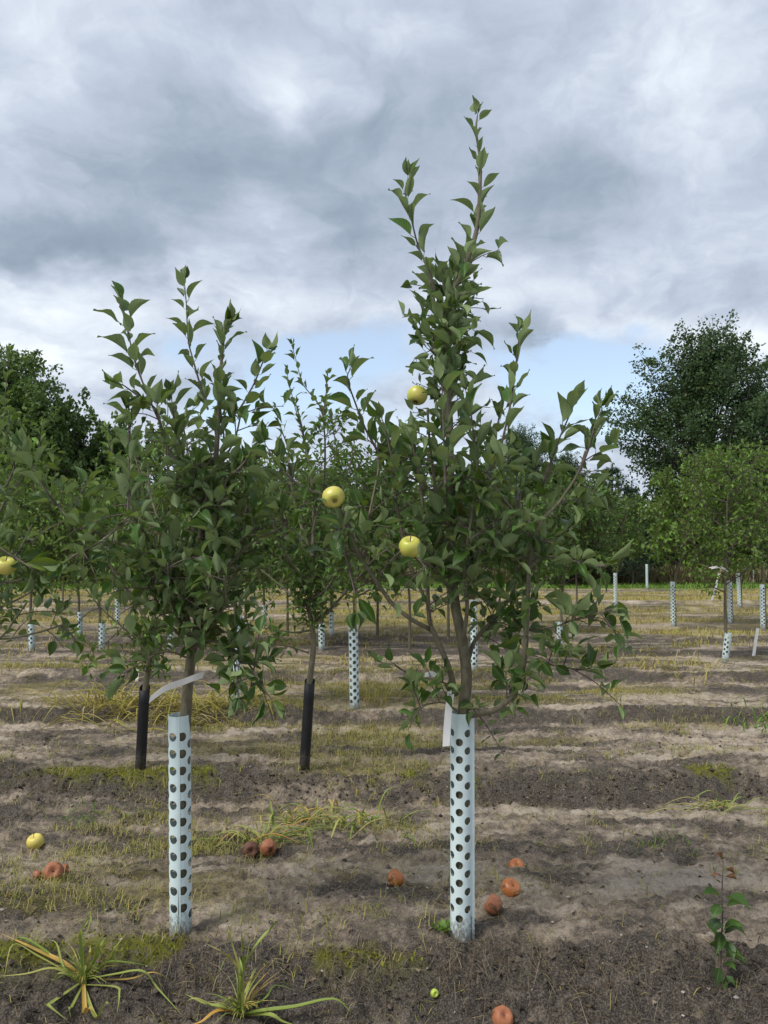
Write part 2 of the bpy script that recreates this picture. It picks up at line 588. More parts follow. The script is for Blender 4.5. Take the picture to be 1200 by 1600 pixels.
def row_profile(x, y):
    """height of the ridge and furrow, and how much a point lies on a bank"""
    x = np.asarray(x, float)
    y = np.asarray(y, float)
    me = 0.10 * vnoise(x * 0.9, y * 0 + 3.1, 41) + 0.05 * vnoise(x * 2.7, y * 0 + 1.7, 42) + 0.025 * vnoise(x * 7.0, y * 0.0 + 0.7, 43)
    yy = y + me * 0.9
    h = np.full(yy.shape, -0.10)
    bank = np.zeros(yy.shape)
    crest = np.zeros(yy.shape)
    edges = ROWS + [28.0]
    for k, r in enumerate(ROWS):
        nxt = edges[k + 1]
        amp = 0.11 if k == 0 else (0.10 if k == 1 else (0.08 if k < 4 else 0.05))
        t = yy - r
        front = sstep(-0.40 if k == 0 else -0.30, -0.06, t)
        span = nxt - r
        back = 1 - sstep(0.20, max(0.9, span * 0.6), t)
        on = front * back * (t > -0.45) * (t < span - 0.3)
        h = np.maximum(h, -0.10 + amp * on)
        lo_ = -0.50 if k == 0 else -0.36
        bank = np.maximum(bank, sstep(lo_, lo_ + 0.14, t) * (1 - sstep(-0.12, 0.04, t)))
        crest = np.maximum(crest, np.exp(-((t + 0.04) / 0.10) ** 2))
    fade = 1 - sstep(26, 30, y)
    return h * fade + (-0.06) * (1 - fade), bank * fade, crest * fade


def ground_z(x, y, fine=True):
    x = np.asarray(x, float)
    y = np.asarray(y, float)
    h, bank, _ = row_profile(x, y)
    z = h + 0.028 * fbm(x * 0.9, y * 3.0, 3, 5) + 0.015 * fbm(x * 3.3, y * 6.5, 3, 9)
    if fine:
        near = 1 - sstep(6, 14, y)
        rough = 0.9 + 0.9 * bank
        cl = fbm(x * 19, y * 22, 4, 21, 0.62)
        z = z + near * 0.012 * bank * fbm(x * 8, y * 9, 3, 231)
        z = z + near * rough * (0.021 * np.abs(cl) ** 0.9 * np.sign(cl) + 0.008 * fbm(x * 62, y * 68, 2, 31))
        pits = sstep(0.30, 0.62, fbm(x * 5.5, y * 9.0, 3, 61))
        z = z - 0.035 * pits * near
        z = z + near * 0.016 * (1 - np.abs(fbm(x * 6.0, y * 13.0, 3, 71)) * 2.2)
    return z


def gz(x, y):
    return float(ground_z(np.array([x]), np.array([y]))[0])


def on_ground(px, py, dz=0.0, guess=None):
    """where the ray through a pixel meets the ground"""
    a = at(px, py, 1.0)
    d = a - np.array([0, 0, CAM_H])
    t = np.linspace(1.5, 45, 6000)
    X = d[None] * t[:, None]
    z = CAM_H + X[:, 2] - dz - ground_z(X[:, 0], X[:, 1], False)
    i = int(np.argmax(z < 0))
    return np.array([X[i, 0], X[i, 1], gz(X[i, 0], X[i, 1])])


def moss_mask(x, y):
    crest = row_profile(x, y)[2]
    return np.clip(1.3 * crest * sstep(0.0, 0.22, fbm(x * 2.4, y * 2.0, 3, 55) + 0.08 * (y < 4) - 0.10 * (y > 4)), 0, 1) * (1 - sstep(0.0, 0.35, x) * (y < 4))


def build_ground():
    ys = [-8, -5, -3, -1.5, -0.5, 0.4, 1.0, 1.5, 1.8]
    y = 2.0
    while y < 42:
        ys.append(y)
        y *= 1.0049
    ys += [46, 55, 70, 100, 160, 260, 420, 700]
    ys = np.array(ys)
    nx = 580
    u = np.linspace(-1, 1, nx)
    hw = np.where(ys < 2, 3.0, np.where(ys < 44, 0.66 * ys + 1.7, 2.2 * ys))
    Y = np.repeat(ys[:, None], nx, 1)
    X = u[None, :] * hw[:, None]
    Z = ground_z(X.ravel(), Y.ravel()).reshape(X.shape)
    h, bank, crest = row_profile(X.ravel(), Y.ravel())
    x, y = X.ravel(), Y.ravel()
    # dry sand collects on the flats in streaks along the rows, the ground colour is darker on the banks
    wx, wy = 0.25 * fbm(x * 1.3, y * 1.6, 3, 181), 0.16 * fbm(x * 1.5, y * 2.2, 3, 182)
    st = 0.75 * fbm((x + wx) * 0.7, (y + wy) * 4.2, 4, 77, 0.6) + 0.75 * fbm((x + wx) * 1.5, (y + wy) * 9.0, 4, 78, 0.6) + 0.75 * fbm((x + wx) * 2.6, (y + wy) * 3.6, 5, 79, 0.65)
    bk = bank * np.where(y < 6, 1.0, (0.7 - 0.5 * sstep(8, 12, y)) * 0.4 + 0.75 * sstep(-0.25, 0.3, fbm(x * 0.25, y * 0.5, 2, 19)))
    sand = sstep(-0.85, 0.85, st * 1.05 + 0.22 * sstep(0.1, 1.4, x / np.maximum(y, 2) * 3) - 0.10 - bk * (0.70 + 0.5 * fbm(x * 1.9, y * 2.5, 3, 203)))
    lane = 1 - sstep(2.35, 2.6, y)
    sand = np.clip(sand * (1 - 0.45 * lane) + 0.36 * lane, 0, 1)
    gold = sstep(-0.15, 0.35, fbm(x * 0.35, y * 0.9, 3, 91) + 0.25) * sstep(12.0, 14.5, y) * (1 - bank * 0.5)
    gold = np.maximum(gold, 0.6 * sstep(0.05, 0.5, fbm(x * 0.8, y * 1.8, 4, 95) + 0.3 * fbm(x * 5, y * 7, 3, 96)) * (1 - bank))
    green = sstep(25.4, 26.6, y + 0.5 * vnoise(x * 0.6, y * 0, 8))
    moss = moss_mask(x, y) * (1 - sstep(5.2, 7.0, y))
    nr = len(ys)
    i = np.arange(nr - 1)[:, None] * nx
    j = np.arange(nx - 1)[None, :]
    F = np.stack([i + j, i + j + 1, i + nx + j + 1, i + nx + j], -1).reshape(-1, 4)
    m_, t, p, out = material('sandy_soil')
    co = t.new('ShaderNodeTexCoord').outputs['Object']
    n_f = t.noise(co, 150, 5, 0.75)[0]
    n_c = t.noise(co, 62, 5, 0.7)[0]
    n_m = t.noise(co, 26, 6, 0.65)[0]
    n_l = t.noise(co, 7, 6, 0.65)[0]
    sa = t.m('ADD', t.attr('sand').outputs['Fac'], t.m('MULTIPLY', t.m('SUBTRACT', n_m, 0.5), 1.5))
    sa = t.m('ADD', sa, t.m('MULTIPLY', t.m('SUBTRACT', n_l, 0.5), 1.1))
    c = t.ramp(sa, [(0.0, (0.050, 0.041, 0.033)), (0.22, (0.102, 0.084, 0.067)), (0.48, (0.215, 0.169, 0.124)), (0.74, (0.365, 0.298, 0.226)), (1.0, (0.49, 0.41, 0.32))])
    c = t.mix(t.m('MULTIPLY', t.smooth(n_c, 0.50, 0.72, 0.0, 0.6), t.smooth(n_l, 0.30, 0.62, 0.25, 1.0)), c, (0.034, 0.027, 0.021))
    c = t.mix(t.smooth(n_f, 0.50, 0.76, 0.0, 0.36), c, (0.045, 0.036, 0.028))
    c = t.mix(t.smooth(n_f, 0.56, 0.34, 0.0, 0.42), c, (0.40, 0.35, 0.29))
    c = t.mix(t.m('MULTIPLY', t.attr('gold').outputs['Fac'], t.smooth(n_m, 0.30, 0.60, 0.1, 0.85)), c, (0.27, 0.225, 0.070))
    c = t.mix(t.m('MULTIPLY', t.attr('moss').outputs['Fac'], t.smooth(n_m, 0.36, 0.52)), c, (0.135, 0.14, 0.018))
    c = t.mix(t.attr('green').outputs['Fac'], c, t.mix(n_m, (0.07, 0.13, 0.02), (0.13, 0.19, 0.035)))
    t.put(p.inputs['Base Color'], c)
    p.inputs['Roughness'].default_value = 0.95
    p.inputs['Specular IOR Level'].default_value = 0.15
    bp = t.new('ShaderNodeBump')
    bp.inputs['Strength'].default_value = 1.0
    bp.inputs['Distance'].default_value = 0.016
    t.put(bp.inputs['Height'], t.m('ADD', t.m('MULTIPLY_ADD', n_f, 0.5, n_m), t.m('MULTIPLY', n_c, -0.8)))
    t.put(p.inputs['Normal'], bp.outputs[0])
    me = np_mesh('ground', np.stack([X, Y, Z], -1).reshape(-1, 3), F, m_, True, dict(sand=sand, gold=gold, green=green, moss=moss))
    tag(link('ground', me), 'sandy orchard soil in low planted ridges and furrows', None, None, 'structure')


build_ground()


# ------------------------------------------------------------------ leaves
def leaf_arrays(nl=6, nw=4, width=0.52, fold=0.5, curl=0.5, twist=0.0, wave=0.0, petiole=0.22, seed=0):
    """unit long leaf along +Y with its upper face up; returns V, quads, tris, uv"""
    r_ = np.random.default_rng(seed)
    V, UV, Q, T = [], [], [], []
    ts = np.linspace(0, 1, nl + 1)
    pts, ang = [np.array([0, petiole, 0.0])], 0.25
    for k in range(nl):
        ang -= curl / nl * (0.4 + 1.2 * ts[k])
        pts.append(pts[-1] + np.array([0, math.cos(ang), math.sin(ang)]) * (1 / nl))
    for k, t in enumerate(ts):
        prof = max(math.sin(math.pi * t ** 0.74), 0.0) ** (0.78 + 0.50 * t) * (1 - 0.14 * t)
        w = 0.5 * width * prof * 1.12 if 0 < k < nl else 0.006
        tw = twist * t
        fo = fold * (1 - 0.35 * t)
        for j in range(nw + 1):
            s = j / nw * 2 - 1
            xx = w * s * math.cos(fo)
            zz = abs(s) * w * math.sin(fo) + wave * 0.055 * math.sin(9 * t + 2.2 * np.sign(s)) * abs(s)
            zz += (0.22 if fold > 0.45 else -0.12) * w * (s * s)
            xx *= 1 - 0.16 * fold * s * s
            x2 = xx * math.cos(tw) - zz * math.sin(tw)
            z2 = xx * math.sin(tw) + zz * math.cos(tw)
            V.append(pts[k] + np.array([x2, 0, z2]))
            UV.append((j / nw, t))
    n = nw + 1
    for k in range(nl):
        for j in range(nw):
            Q.append((k * n + j, k * n + j + 1, (k + 1) * n + j + 1, (k + 1) * n + j))
    if petiole > 0:
        b0 = len(V)
        for (yy, zz, rr) in ((0, 0, 0.017), (petiole * 1.02, 0.0, 0.012)):
            for a_ in range(3):
                V.append(np.array([rr * math.cos(a_ * 2.094 + 0.5), yy, zz + rr * math.sin(a_ * 2.094 + 0.5)]))
                UV.append((0.5, 0.3))
        for a_ in range(3):
            a2 = (a_ + 1) % 3
            Q.append((b0 + a_, b0 + a2, b0 + 3 + a2, b0 + 3 + a_))
    return np.array(V), np.array(Q), np.array(UV)


def variants(nl, nw, n, seed, petiole=0.22, curlr=(0.2, 1.5), foldr=(0.15, 0.85)):
    r_ = np.random.default_rng(seed)
    out = []
    for k in range(n):
        out.append(leaf_arrays(nl, nw, r_.uniform(0.48, 0.64), r_.uniform(*foldr), r_.uniform(*curlr), r_.uniform(-0.7, 0.7), r_.uniform(0, 1.2), petiole))
    return out


LV_NEAR = variants(7, 4, 18, 3, curlr=(-0.7, 1.1), foldr=(0.30, 1.20))
LV_MID = variants(3, 2, 10, 4, curlr=(0.2, 1.3))
LV_FAR = variants(2, 2, 6, 5, petiole=0.0, foldr=(0.1, 0.6))
LV_QUAD = [leaf_arrays(2, 1, 0.8, 0.0, c, 0.3, 0, 0.0) for c in (0.2, 0.9)]
for v_ in LV_NEAR[:0]:
    pass
_leaf_meshes = {}


def leaf_meshes(mat, bank, key):
    k = (mat.name, key)
    if k not in _leaf_meshes:
        _leaf_meshes[k] = [np_mesh('leaf', V, Q, mat, True, None, UV) for V, Q, UV in bank]
    return _leaf_meshes[k]


class Leaves:
    """a list of leaf placements: matrix columns, position, size, variant"""

    def __init__(self, nvar):
        self.M, self.pri, self.var, self.nv = [], [], [], nvar

    def add(self, pos, d, up, size, pri=0.0):
        d = nrm(d)
        s = np.cross(d, up)
        if np.linalg.norm(s) < 1e-4:
            s = np.cross(d, (1, 0.1, 0.2))
        s = nrm(s)
        u = np.cross(s, d)
        m_ = np.eye(4)
        m_[:3, 0] = s * size
        m_[:3, 1] = d * size
        m_[:3, 2] = u * size
        m_[:3, 3] = pos
        self.M.append(m_)
        self.pri.append(pri)
        self.var.append(random.randrange(self.nv))

    def soup(self, idx, bank, mat, name):
        Ms = np.array([self.M[i] for i in idx])
        vs = np.array([self.var[i] % len(bank) for i in idx])
        Vs, Qs, UVs, As, n = [], [], [], [], 0
        for k, (V, Q, UV) in enumerate(bank):
            ms = Ms[vs == k]
            if not len(ms):
                continue
            W = np.einsum('mij,vj->mvi', ms[:, :3, :3], V) + ms[:, None, :3, 3]
            off = n + np.arange(len(ms))[:, None, None] * len(V)
            Qs.append((Q[None] + off).reshape(-1, 4))
            Vs.append(W.reshape(-1, 3))
            UVs.append(np.tile(UV, (len(ms), 1)))
            As.append(np.repeat(rng.random(len(ms)), len(V)))
            n += len(ms) * len(V)
        return np_mesh(name, np.concatenate(Vs), np.concatenate(Qs), mat, True, {'tint': np.concatenate(As)}, np.concatenate(UVs))

    def build(self, root, origin, mat, bank, key, n_parts):
        order = sorted(range(len(self.M)), key=lambda i: -self.pri[i])
        head, rest = order[:n_parts], order[n_parts:]
        mes = leaf_meshes(mat, bank, key)
        for i in head:
            m_ = self.M[i].copy()
            m_[:3, 3] -= origin
            o = bpy.data.objects.new('leaf', mes[self.var[i] % len(mes)])
            o.parent = root
            o.matrix_basis = Matrix(m_.tolist())
            COL.objects.link(o)
        if rest:
            for i in rest:
                self.M[i] = self.M[i].copy()
                self.M[i][:3, 3] -= origin
            o = link('foliage', self.soup(rest, bank, mat, 'foliage'), root)
            o['kind'] = 'stuff'


def rand_perp(T):
    v = rng.normal(size=3)
    v -= T * np.dot(v, T)
    return nrm(v)


def leaves_along(L, pts, f0, spacing, size, pri, erect=True, phase=None):
    """alternate leaves round a shoot, folded up near the tip and laid out flatter below"""
    pts = np.asarray(pts)
    seg = np.linalg.norm(np.diff(pts, axis=0), axis=1)
    cum = np.concatenate([[0], np.cumsum(seg)])
    tot = cum[-1]
    s = f0 * tot + rng.uniform(0, spacing)
    ph = rng.uniform(0, 6.28) if phase is None else phase
    while s < tot:
        k = min(np.searchsorted(cum, s) - 1, len(seg) - 1)
        k = max(k, 0)
        f = (s - cum[k]) / (seg[k] + 1e-9)
        p = pts[k] * (1 - f) + pts[k + 1] * f
        T = nrm(pts[k + 1] - pts[k])
        a = nrm(np.cross(T, (0.2, 0.9, 0.3)))
        b_ = np.cross(T, a)
        Rr = a * math.cos(ph) + b_ * math.sin(ph)
        tipf = s / tot
        al = R(rng.uniform(42, 80)) * (1 - 0.25 * tipf ** 2 if erect else 1)
        d = T * math.cos(al) + Rr * math.sin(al)
        up = T * math.sin(al) - Rr * math.cos(al)
        d = d + np.array([0, 0, rng.uniform(-0.22, 0.35) * (1 - 0.6 * tipf * erect)]) + rng.normal(size=3) * 0.12
        up = up + np.array([0, 0, 0.5]) + rng.normal(size=3) * 0.25
        sz = size * rng.uniform(0.60, 1.20) * (1 - 0.35 * max(0, tipf - 0.85) / 0.15)
        L.add(p, d, up, sz, pri + 0.3 * rng.random())
        ph += 2.39996 + rng.normal() * 0.25
        s += spacing * rng.uniform(0.7, 1.3)
    # the closed leaves at the very tip
    T = nrm(pts[-1] - pts[-2])
    for k in range(3):
        d = T + rand_perp(T) * rng.uniform(0.25, 0.6)
        L.add(pts[-1], d, T + rng.normal(size=3) * 0.6, size * rng.uniform(0.5, 0.8), pri + 0.2)


def twig(L, S, p, d, length, size, nleaf, pri, r0=0.0024, droop=0.1):
    d = nrm(d)
    mid = p + d * length * 0.5 + np.array([0, 0, 0.02 * length])
    end = p + d * length + np.array([0, 0, -droop * length])
    pts = catmull([p, mid, end], 3)
    S.tube(pts, np.linspace(r0, r0 * 0.5, len(pts)), 4)
    ph = rng.uniform(0, 6.28)
    for k in range(nleaf):
        f = 0.25 + 0.75 * (k + rng.random()) / nleaf
        i = min(int(f * (len(pts) - 1)), len(pts) - 2)
        T = nrm(pts[i + 1] - pts[i])
        a = nrm(np.cross(T, (0.1, 0.3, 0.9)))
        b_ = np.cross(T, a)
        Rr = a * math.cos(ph) + b_ * math.sin(ph)
        ph += 2.4
        dd = T * rng.uniform(0.2, 0.9) + Rr + np.array([0, 0, rng.uniform(-0.4, 0.6)])
        L.add(pts[i] * (1 - (f * (len(pts) - 1) - i)) + pts[i + 1] * (f * (len(pts) - 1) - i), dd,
              np.array([0, 0, 1.0]) + rng.normal(size=3) * 0.45, size * rng.uniform(0.7, 1.2), pri + 0.3 * rng.random())


def apple_mesh(name, mat, rad=0.042, squash=0.92, seed=0, wrinkle=0.0, lop=0.0):
    V, Q = [], []
    n, ns = 15, 20
    r_ = np.random.default_rng(seed)
    o1, o2 = r_.uniform(0, 6.28, 2)
    for i in range(n + 1):
        th = math.pi * i / n
        for j in range(ns):
            ph = 2 * math.pi * j / ns
            rr = math.sin(th) ** 0.9
            z = math.cos(th)
            # dimples at stem and eye
            z -= 0.50 * math.exp(-(math.sin(th) / 0.34) ** 2) * (1 if z > 0 else -0.75)
            rib = 1 + 0.03 * math.cos(5 * ph + o1) * (1 - math.cos(th)) * 0.5
            w = 1 + wrinkle * (0.6 * math.sin(7 * ph + 3 * th + o1) + 0.6 * math.sin(4 * ph - 8 * th + o2) + 0.35 * math.sin(13 * ph + 9 * th))
            taper = 1 - 0.10 * (1 - z) * 0.5
            V.append((rad * rr * rib * w * taper * math.cos(ph) * (1 + lop), rad * rr * rib * w * taper * math.sin(ph), rad * squash * z * w))
    for i in range(n):
        for j in range(ns):
            j2 = (j + 1) % ns
            Q.append((i * ns + j, (i + 1) * ns + j, (i + 1) * ns + j2, i * ns + j2))
    return np_mesh(name, np.array(V), np.array(Q), mat)


def apple_bits(parent, rad, stem=True):
    s = Soup()
    if stem:
      s.tube(catmull([(0, 0, rad * 0.55), (rad * 0.05, 0, rad * 0.9), (rad * 0.15, 0.0, rad * 1.25)], 3), 0.0018, 5)
      link('stem', s.mesh('stem', M_SHOOT), parent)
    s = Soup()
    for k in range(5):
        a_ = k * 1.2566
        c, sn = math.cos(a_), math.sin(a_)
        zb = -rad * 0.66
        V = np.array([(c * 0.003 - sn * 0.002, sn * 0.003 + c * 0.002, zb), (c * 0.003 + sn * 0.002, sn * 0.003 - c * 0.002, zb),
                      (c * 0.009, sn * 0.009, zb - 0.010), (c * 0.006, sn * 0.006, zb + 0.008)])
        s.add(V, None, [(0, 1, 2), (0, 2, 3), (1, 3, 2)])
    if not stem:
        s.tube(np.array([(0, 0, rad * 0.30), (0.001, 0, rad * 0.42), (0.002, 0, rad * 0.50)]), 0.0028, 6)
    link('calyx', s.mesh('calyx', M_DARK, False), parent)


# ------------------------------------------------------------------ traced apple trees of the front row
def traced_tree(name, label, group, base_px, base_py, Y0, leader, limbs, shoots, apples, leaf=0.098, n_parts=300, twig_n=1.0, mat=M_LEAF, seed=1, bark=M_BARK):
    global rng
    rng = np.random.default_rng(seed)
    random.seed(seed)
    g = at(base_px, base_py, Y0)
    g[2] = gz(g[0], g[1])
    root = link(name, None, None, g)
    tag(root, label, 'apple tree', group)
    L = Leaves(len(LV_NEAR))
    S = Soup()

    def poly(pts, y0, y1, wob=0.02):
        n = len(pts)
        return catmull([at(px, py, Y0 + y0 + (y1 - y0) * (k / max(1, n - 1)) + wob * math.sin(3 * k + px)) for k, (px, py) in enumerate(pts)], 6)

    lp = np.vstack([g + np.array([0, 0, -0.03]), poly(leader[0], 0, leader[1], 0.0)])
    f = np.linspace(0, 1, len(lp))
    s = Soup()
    s.tube(lp - g, leader[2] * (1 - f) ** 0.8 + leader[3], 10)
    link('trunk', s.mesh('trunk', bark), root)
    leaves_along(L, lp, leader[4], 0.025, leaf * 0.90, 2.0)
    cen = lp[len(lp) // 2]

    def fill(pts, f0, dens, big):
        seg = np.linalg.norm(np.diff(pts, axis=0), axis=1).sum()
        nt = int(seg / 0.045 * dens * twig_n)
        for _ in range(nt):
            q = f0 + (1 - f0) * rng.random()
            i = min(int(q * (len(pts) - 1)), len(pts) - 2)
            T = nrm(pts[i + 1] - pts[i])
            d = rand_perp(T) + T * rng.uniform(0.1, 0.8) + np.array([0, 0, rng.uniform(-0.2, 0.35)])
            p = pts[i]
            pri = 0.9 - 1.2 * (p[1] - Y0 + 0.25 * d[1])
            twig(L, S, p, d, rng.uniform(0.05, 0.20) * big, leaf * rng.uniform(0.50, 0.92), rng.integers(3, 7), pri)

    fill(lp[: int(len(lp) * 0.72)], leader[5], leader[6], 1.0)
    for (pts, y0, y1, r0, r1, f0, dens) in limbs:
        q = poly(pts, y0, y1)
        s = Soup()
        f = np.linspace(0, 1, len(q))
        s.tube(q - g, r0 + (r1 - r0) * f, 8)
        link('branch', s.mesh('branch', bark), root)
        fill(q, f0, dens, 1.0)
    for (pts, y0, y1, f0, sp) in shoots:
        q = poly(pts, y0, y1)
        s = Soup()
        s.tube(q - g, np.linspace(0.0046, 0.0018, len(q)), 6)
        link('shoot', s.mesh('shoot', M_SHOOT), root)
        leaves_along(L, q, f0, sp * 0.86, leaf * 0.93, 2.0)
    if S.n:
        for k in range(len(S.V)):
            S.V[k] = S.V[k] - g
        tw = link('twigs', S.mesh('twigs', M_SHOOT), root)
        tw['kind'] = 'stuff'
    L.build(root, g, mat, LV_NEAR, 'near', n_parts)
    for k, (px, py, Y, rad, rx, ry, lab) in enumerate(apples):
        ap = link('apple', apple_mesh('apple', M_APPLE, rad, 0.90 + 0.05 * (k % 2), k, 0.006, 0.05), root)
        ap.location = tuple(at(px, py, Y) - g)
        ap.rotation_euler = (R(rx), R(ry), k)
        ap['label'] = lab
        apple_bits(ap, rad)
    return root


YB, YA = 2.85, 2.93
traced_tree(
    'apple_tree', 'tall slender apple tree with yellow apples, in the perforated guard right of centre', None, 721, 1462, YB,
    ([(722, 1440), (722, 1240), (723, 1125), (729, 1060), (722, 1000), (712, 950), (706, 890), (704, 820), (703, 740), (702, 660), (697, 590), (696, 540), (699, 480),
      (722, 425), (738, 385), (747, 345), (750, 290), (750, 250), (744, 205), (746, 180)], 0.0, 0.021, 0.0022, 0.66, 0.44, 0.8),
    [
        ([(733, 1118), (775, 1108), (806, 1078), (819, 1033), (823, 971), (827, 887), (834, 842)], 0, -0.12, 0.0125, 0.007, 0.24, 1.5),
        ([(834, 842), (850, 810), (875, 783), (903, 740), (915, 705)], -0.12, -0.20, 0.006, 0.004, 0.0, 1.0),
        ([(728, 1045), (740, 1005), (760, 980), (783, 954), (806, 915), (810, 870), (800, 800)], 0, 0.16, 0.009, 0.005, 0.25, 1.5),
        ([(722, 1010), (730, 950), (725, 905), (730, 850), (742, 780), (745, 720)], 0, -0.22, 0.008, 0.004, 0.35, 1.2),
        ([(712, 1085), (700, 1040), (683, 1000), (671, 967), (667, 900), (664, 830), (655, 740), (640, 680)], 0, -0.10, 0.012, 0.004, 0.36, 1.0),
        ([(675, 985), (642, 967), (612, 942), (583, 900), (562, 867), (545, 825), (535, 795)], -0.02, -0.12, 0.009, 0.005, 0.55, 0.6),
        ([(535, 795), (510, 776), (467, 757), (440, 735)], -0.12, -0.16, 0.005, 0.004, 0.1, 0.8),
        ([(671, 950), (640, 880), (622, 800), (612, 735), (600, 690)], 0.0, 0.22, 0.007, 0.004, 0.2, 1.1),
        ([(562, 867), (580, 790), (592, 720), (578, 680)], -0.05, 0.12, 0.005, 0.003, 0.1, 0.8),
        ([(833, 838), (793, 787), (762, 745)], -0.12, -0.25, 0.005, 0.004, 0.0, 0.9),
        ([(706, 900), (690, 830), (680, 760), (672, 700), (668, 640)], 0.0, -0.25, 0.007, 0.004, 0.1, 0.9),
        ([(704, 850), (740, 800), (765, 740), (778, 700)], 0.0, 0.25, 0.007, 0.004, 0.1, 0.9),
        ([(708, 920), (735, 880), (770, 850), (800, 820), (835, 790), (850, 740)], 0.0, 0.30, 0.006, 0.004, 0.2, 1.1),
        ([(708, 930), (680, 890), (645, 870), (610, 850)], 0.0, -0.30, 0.006, 0.003, 0.2, 0.9),
        ([(827, 887), (854, 869), (900, 878), (930, 885)], -0.1, -0.18, 0.004, 0.0025, 0.1, 1.0),
        ([(823, 985), (867, 979), (900, 967), (945, 955)], -0.05, -0.22, 0.004, 0.0025, 0.05, 1.2),
        ([(819, 1033), (845, 1036), (880, 1042), (900, 1046)], -0.05, -0.15, 0.004, 0.0025, 0.05, 0.85),
        ([(712, 1075), (680, 1062), (642, 1054), (612, 1035)], 0.0, -0.12, 0.004, 0.0025, 0.2, 0.55),
        ([(715, 1112), (695, 1098), (670, 1100), (655, 1108)], 0.0, -0.10, 0.004, 0.0025, 0.25, 1.2),
        ([(730, 1108), (748, 1108), (768, 1120)], 0.0, -0.03, 0.004, 0.0025, 0.25, 1.2),
        ([(700, 610), (690, 570), (672, 545)], 0.0, -0.08, 0.004, 0.003, 0.0, 1.6),
        ([(698, 540), (684, 490), (672, 440)], 0.0, -0.06, 0.004, 0.003, 0.0, 1.7),
        ([(697, 560), (706, 510), (716, 450)], 0.0, 0.05, 0.004, 0.003, 0.0, 1.5),
        ([(699, 640), (712, 600), (722, 580)], 0.0, 0.05, 0.004, 0.003, 0.0, 1.8),
    ],
    [
        ([(694, 500), (680, 455), (664, 410), (652, 380), (640, 330), (633, 300), (637, 280)], 0, -0.06, 0.15, 0.028),
        ([(697, 490), (699, 460), (705, 425)], 0, 0.05, 0.2, 0.022),
        ([(780, 715), (786, 684), (796, 640), (804, 590), (808, 552), (812, 522)], -0.2, -0.2, 0.1, 0.030),
        ([(765, 745), (772, 700), (779, 655), (786, 628)], 0.1, 0.0, 0.1, 0.032),
        ([(905, 737), (920, 700), (928, 670), (940, 640)], -0.2, -0.22, 0.1, 0.024),
        ([(850, 750), (860, 725), (872, 690), (888, 653), (897, 632)], -0.1, -0.15, 0.1, 0.026),
        ([(597, 717), (572, 672), (556, 632), (543, 592), (548, 575)], -0.02, -0.1, 0.1, 0.028),
        ([(440, 735), (428, 717), (415, 695)], -0.16, -0.18, 0.0, 0.022),
        ([(622, 745), (610, 705), (604, 675), (597, 655)], -0.25, -0.3, 0.0, 0.028),
        ([(696, 755), (694, 700), (692, 640), (690, 590)], -0.28, -0.3, 0.0, 0.026),
        ([(660, 760), (650, 720), (643, 690)], -0.25, -0.28, 0.0, 0.028),
        ([(745, 760), (742, 700), (735, 640), (728, 612)], -0.15, -0.2, 0.1, 0.030),
        ([(810, 800), (815, 745), (808, 700)], 0.1, 0.15, 0.1, 0.032),
        ([(835, 790), (858, 735), (862, 700)], 0.2, 0.2, 0.1, 0.032),
        ([(930, 885), (945, 884), (950, 882)], -0.18, -0.2, 0.0, 0.02),
        ([(945, 955), (960, 952), (968, 956)], -0.22, -0.25, 0.0, 0.02),
        ([(900, 1046), (914, 1046), (928, 1042)], -0.15, -0.18, 0.0, 0.02),
        ([(535, 850), (553, 920), (556, 950)], -0.1, -0.2, 0.7, 0.03),
    ],
    [(521, 777, YB - 0.20, 0.0400, -58, -25, 'yellow apple with its dark eye turned to the camera'),
     (641, 855, YB - 0.26, 0.0400, 15, -25, 'smooth yellow apple in the middle of the crown'),
     (652, 618, YB - 0.02, 0.0400, 20, 10, 'yellow apple half hidden behind a leaf')],
    leaf=0.104, seed=11, twig_n=1.08)

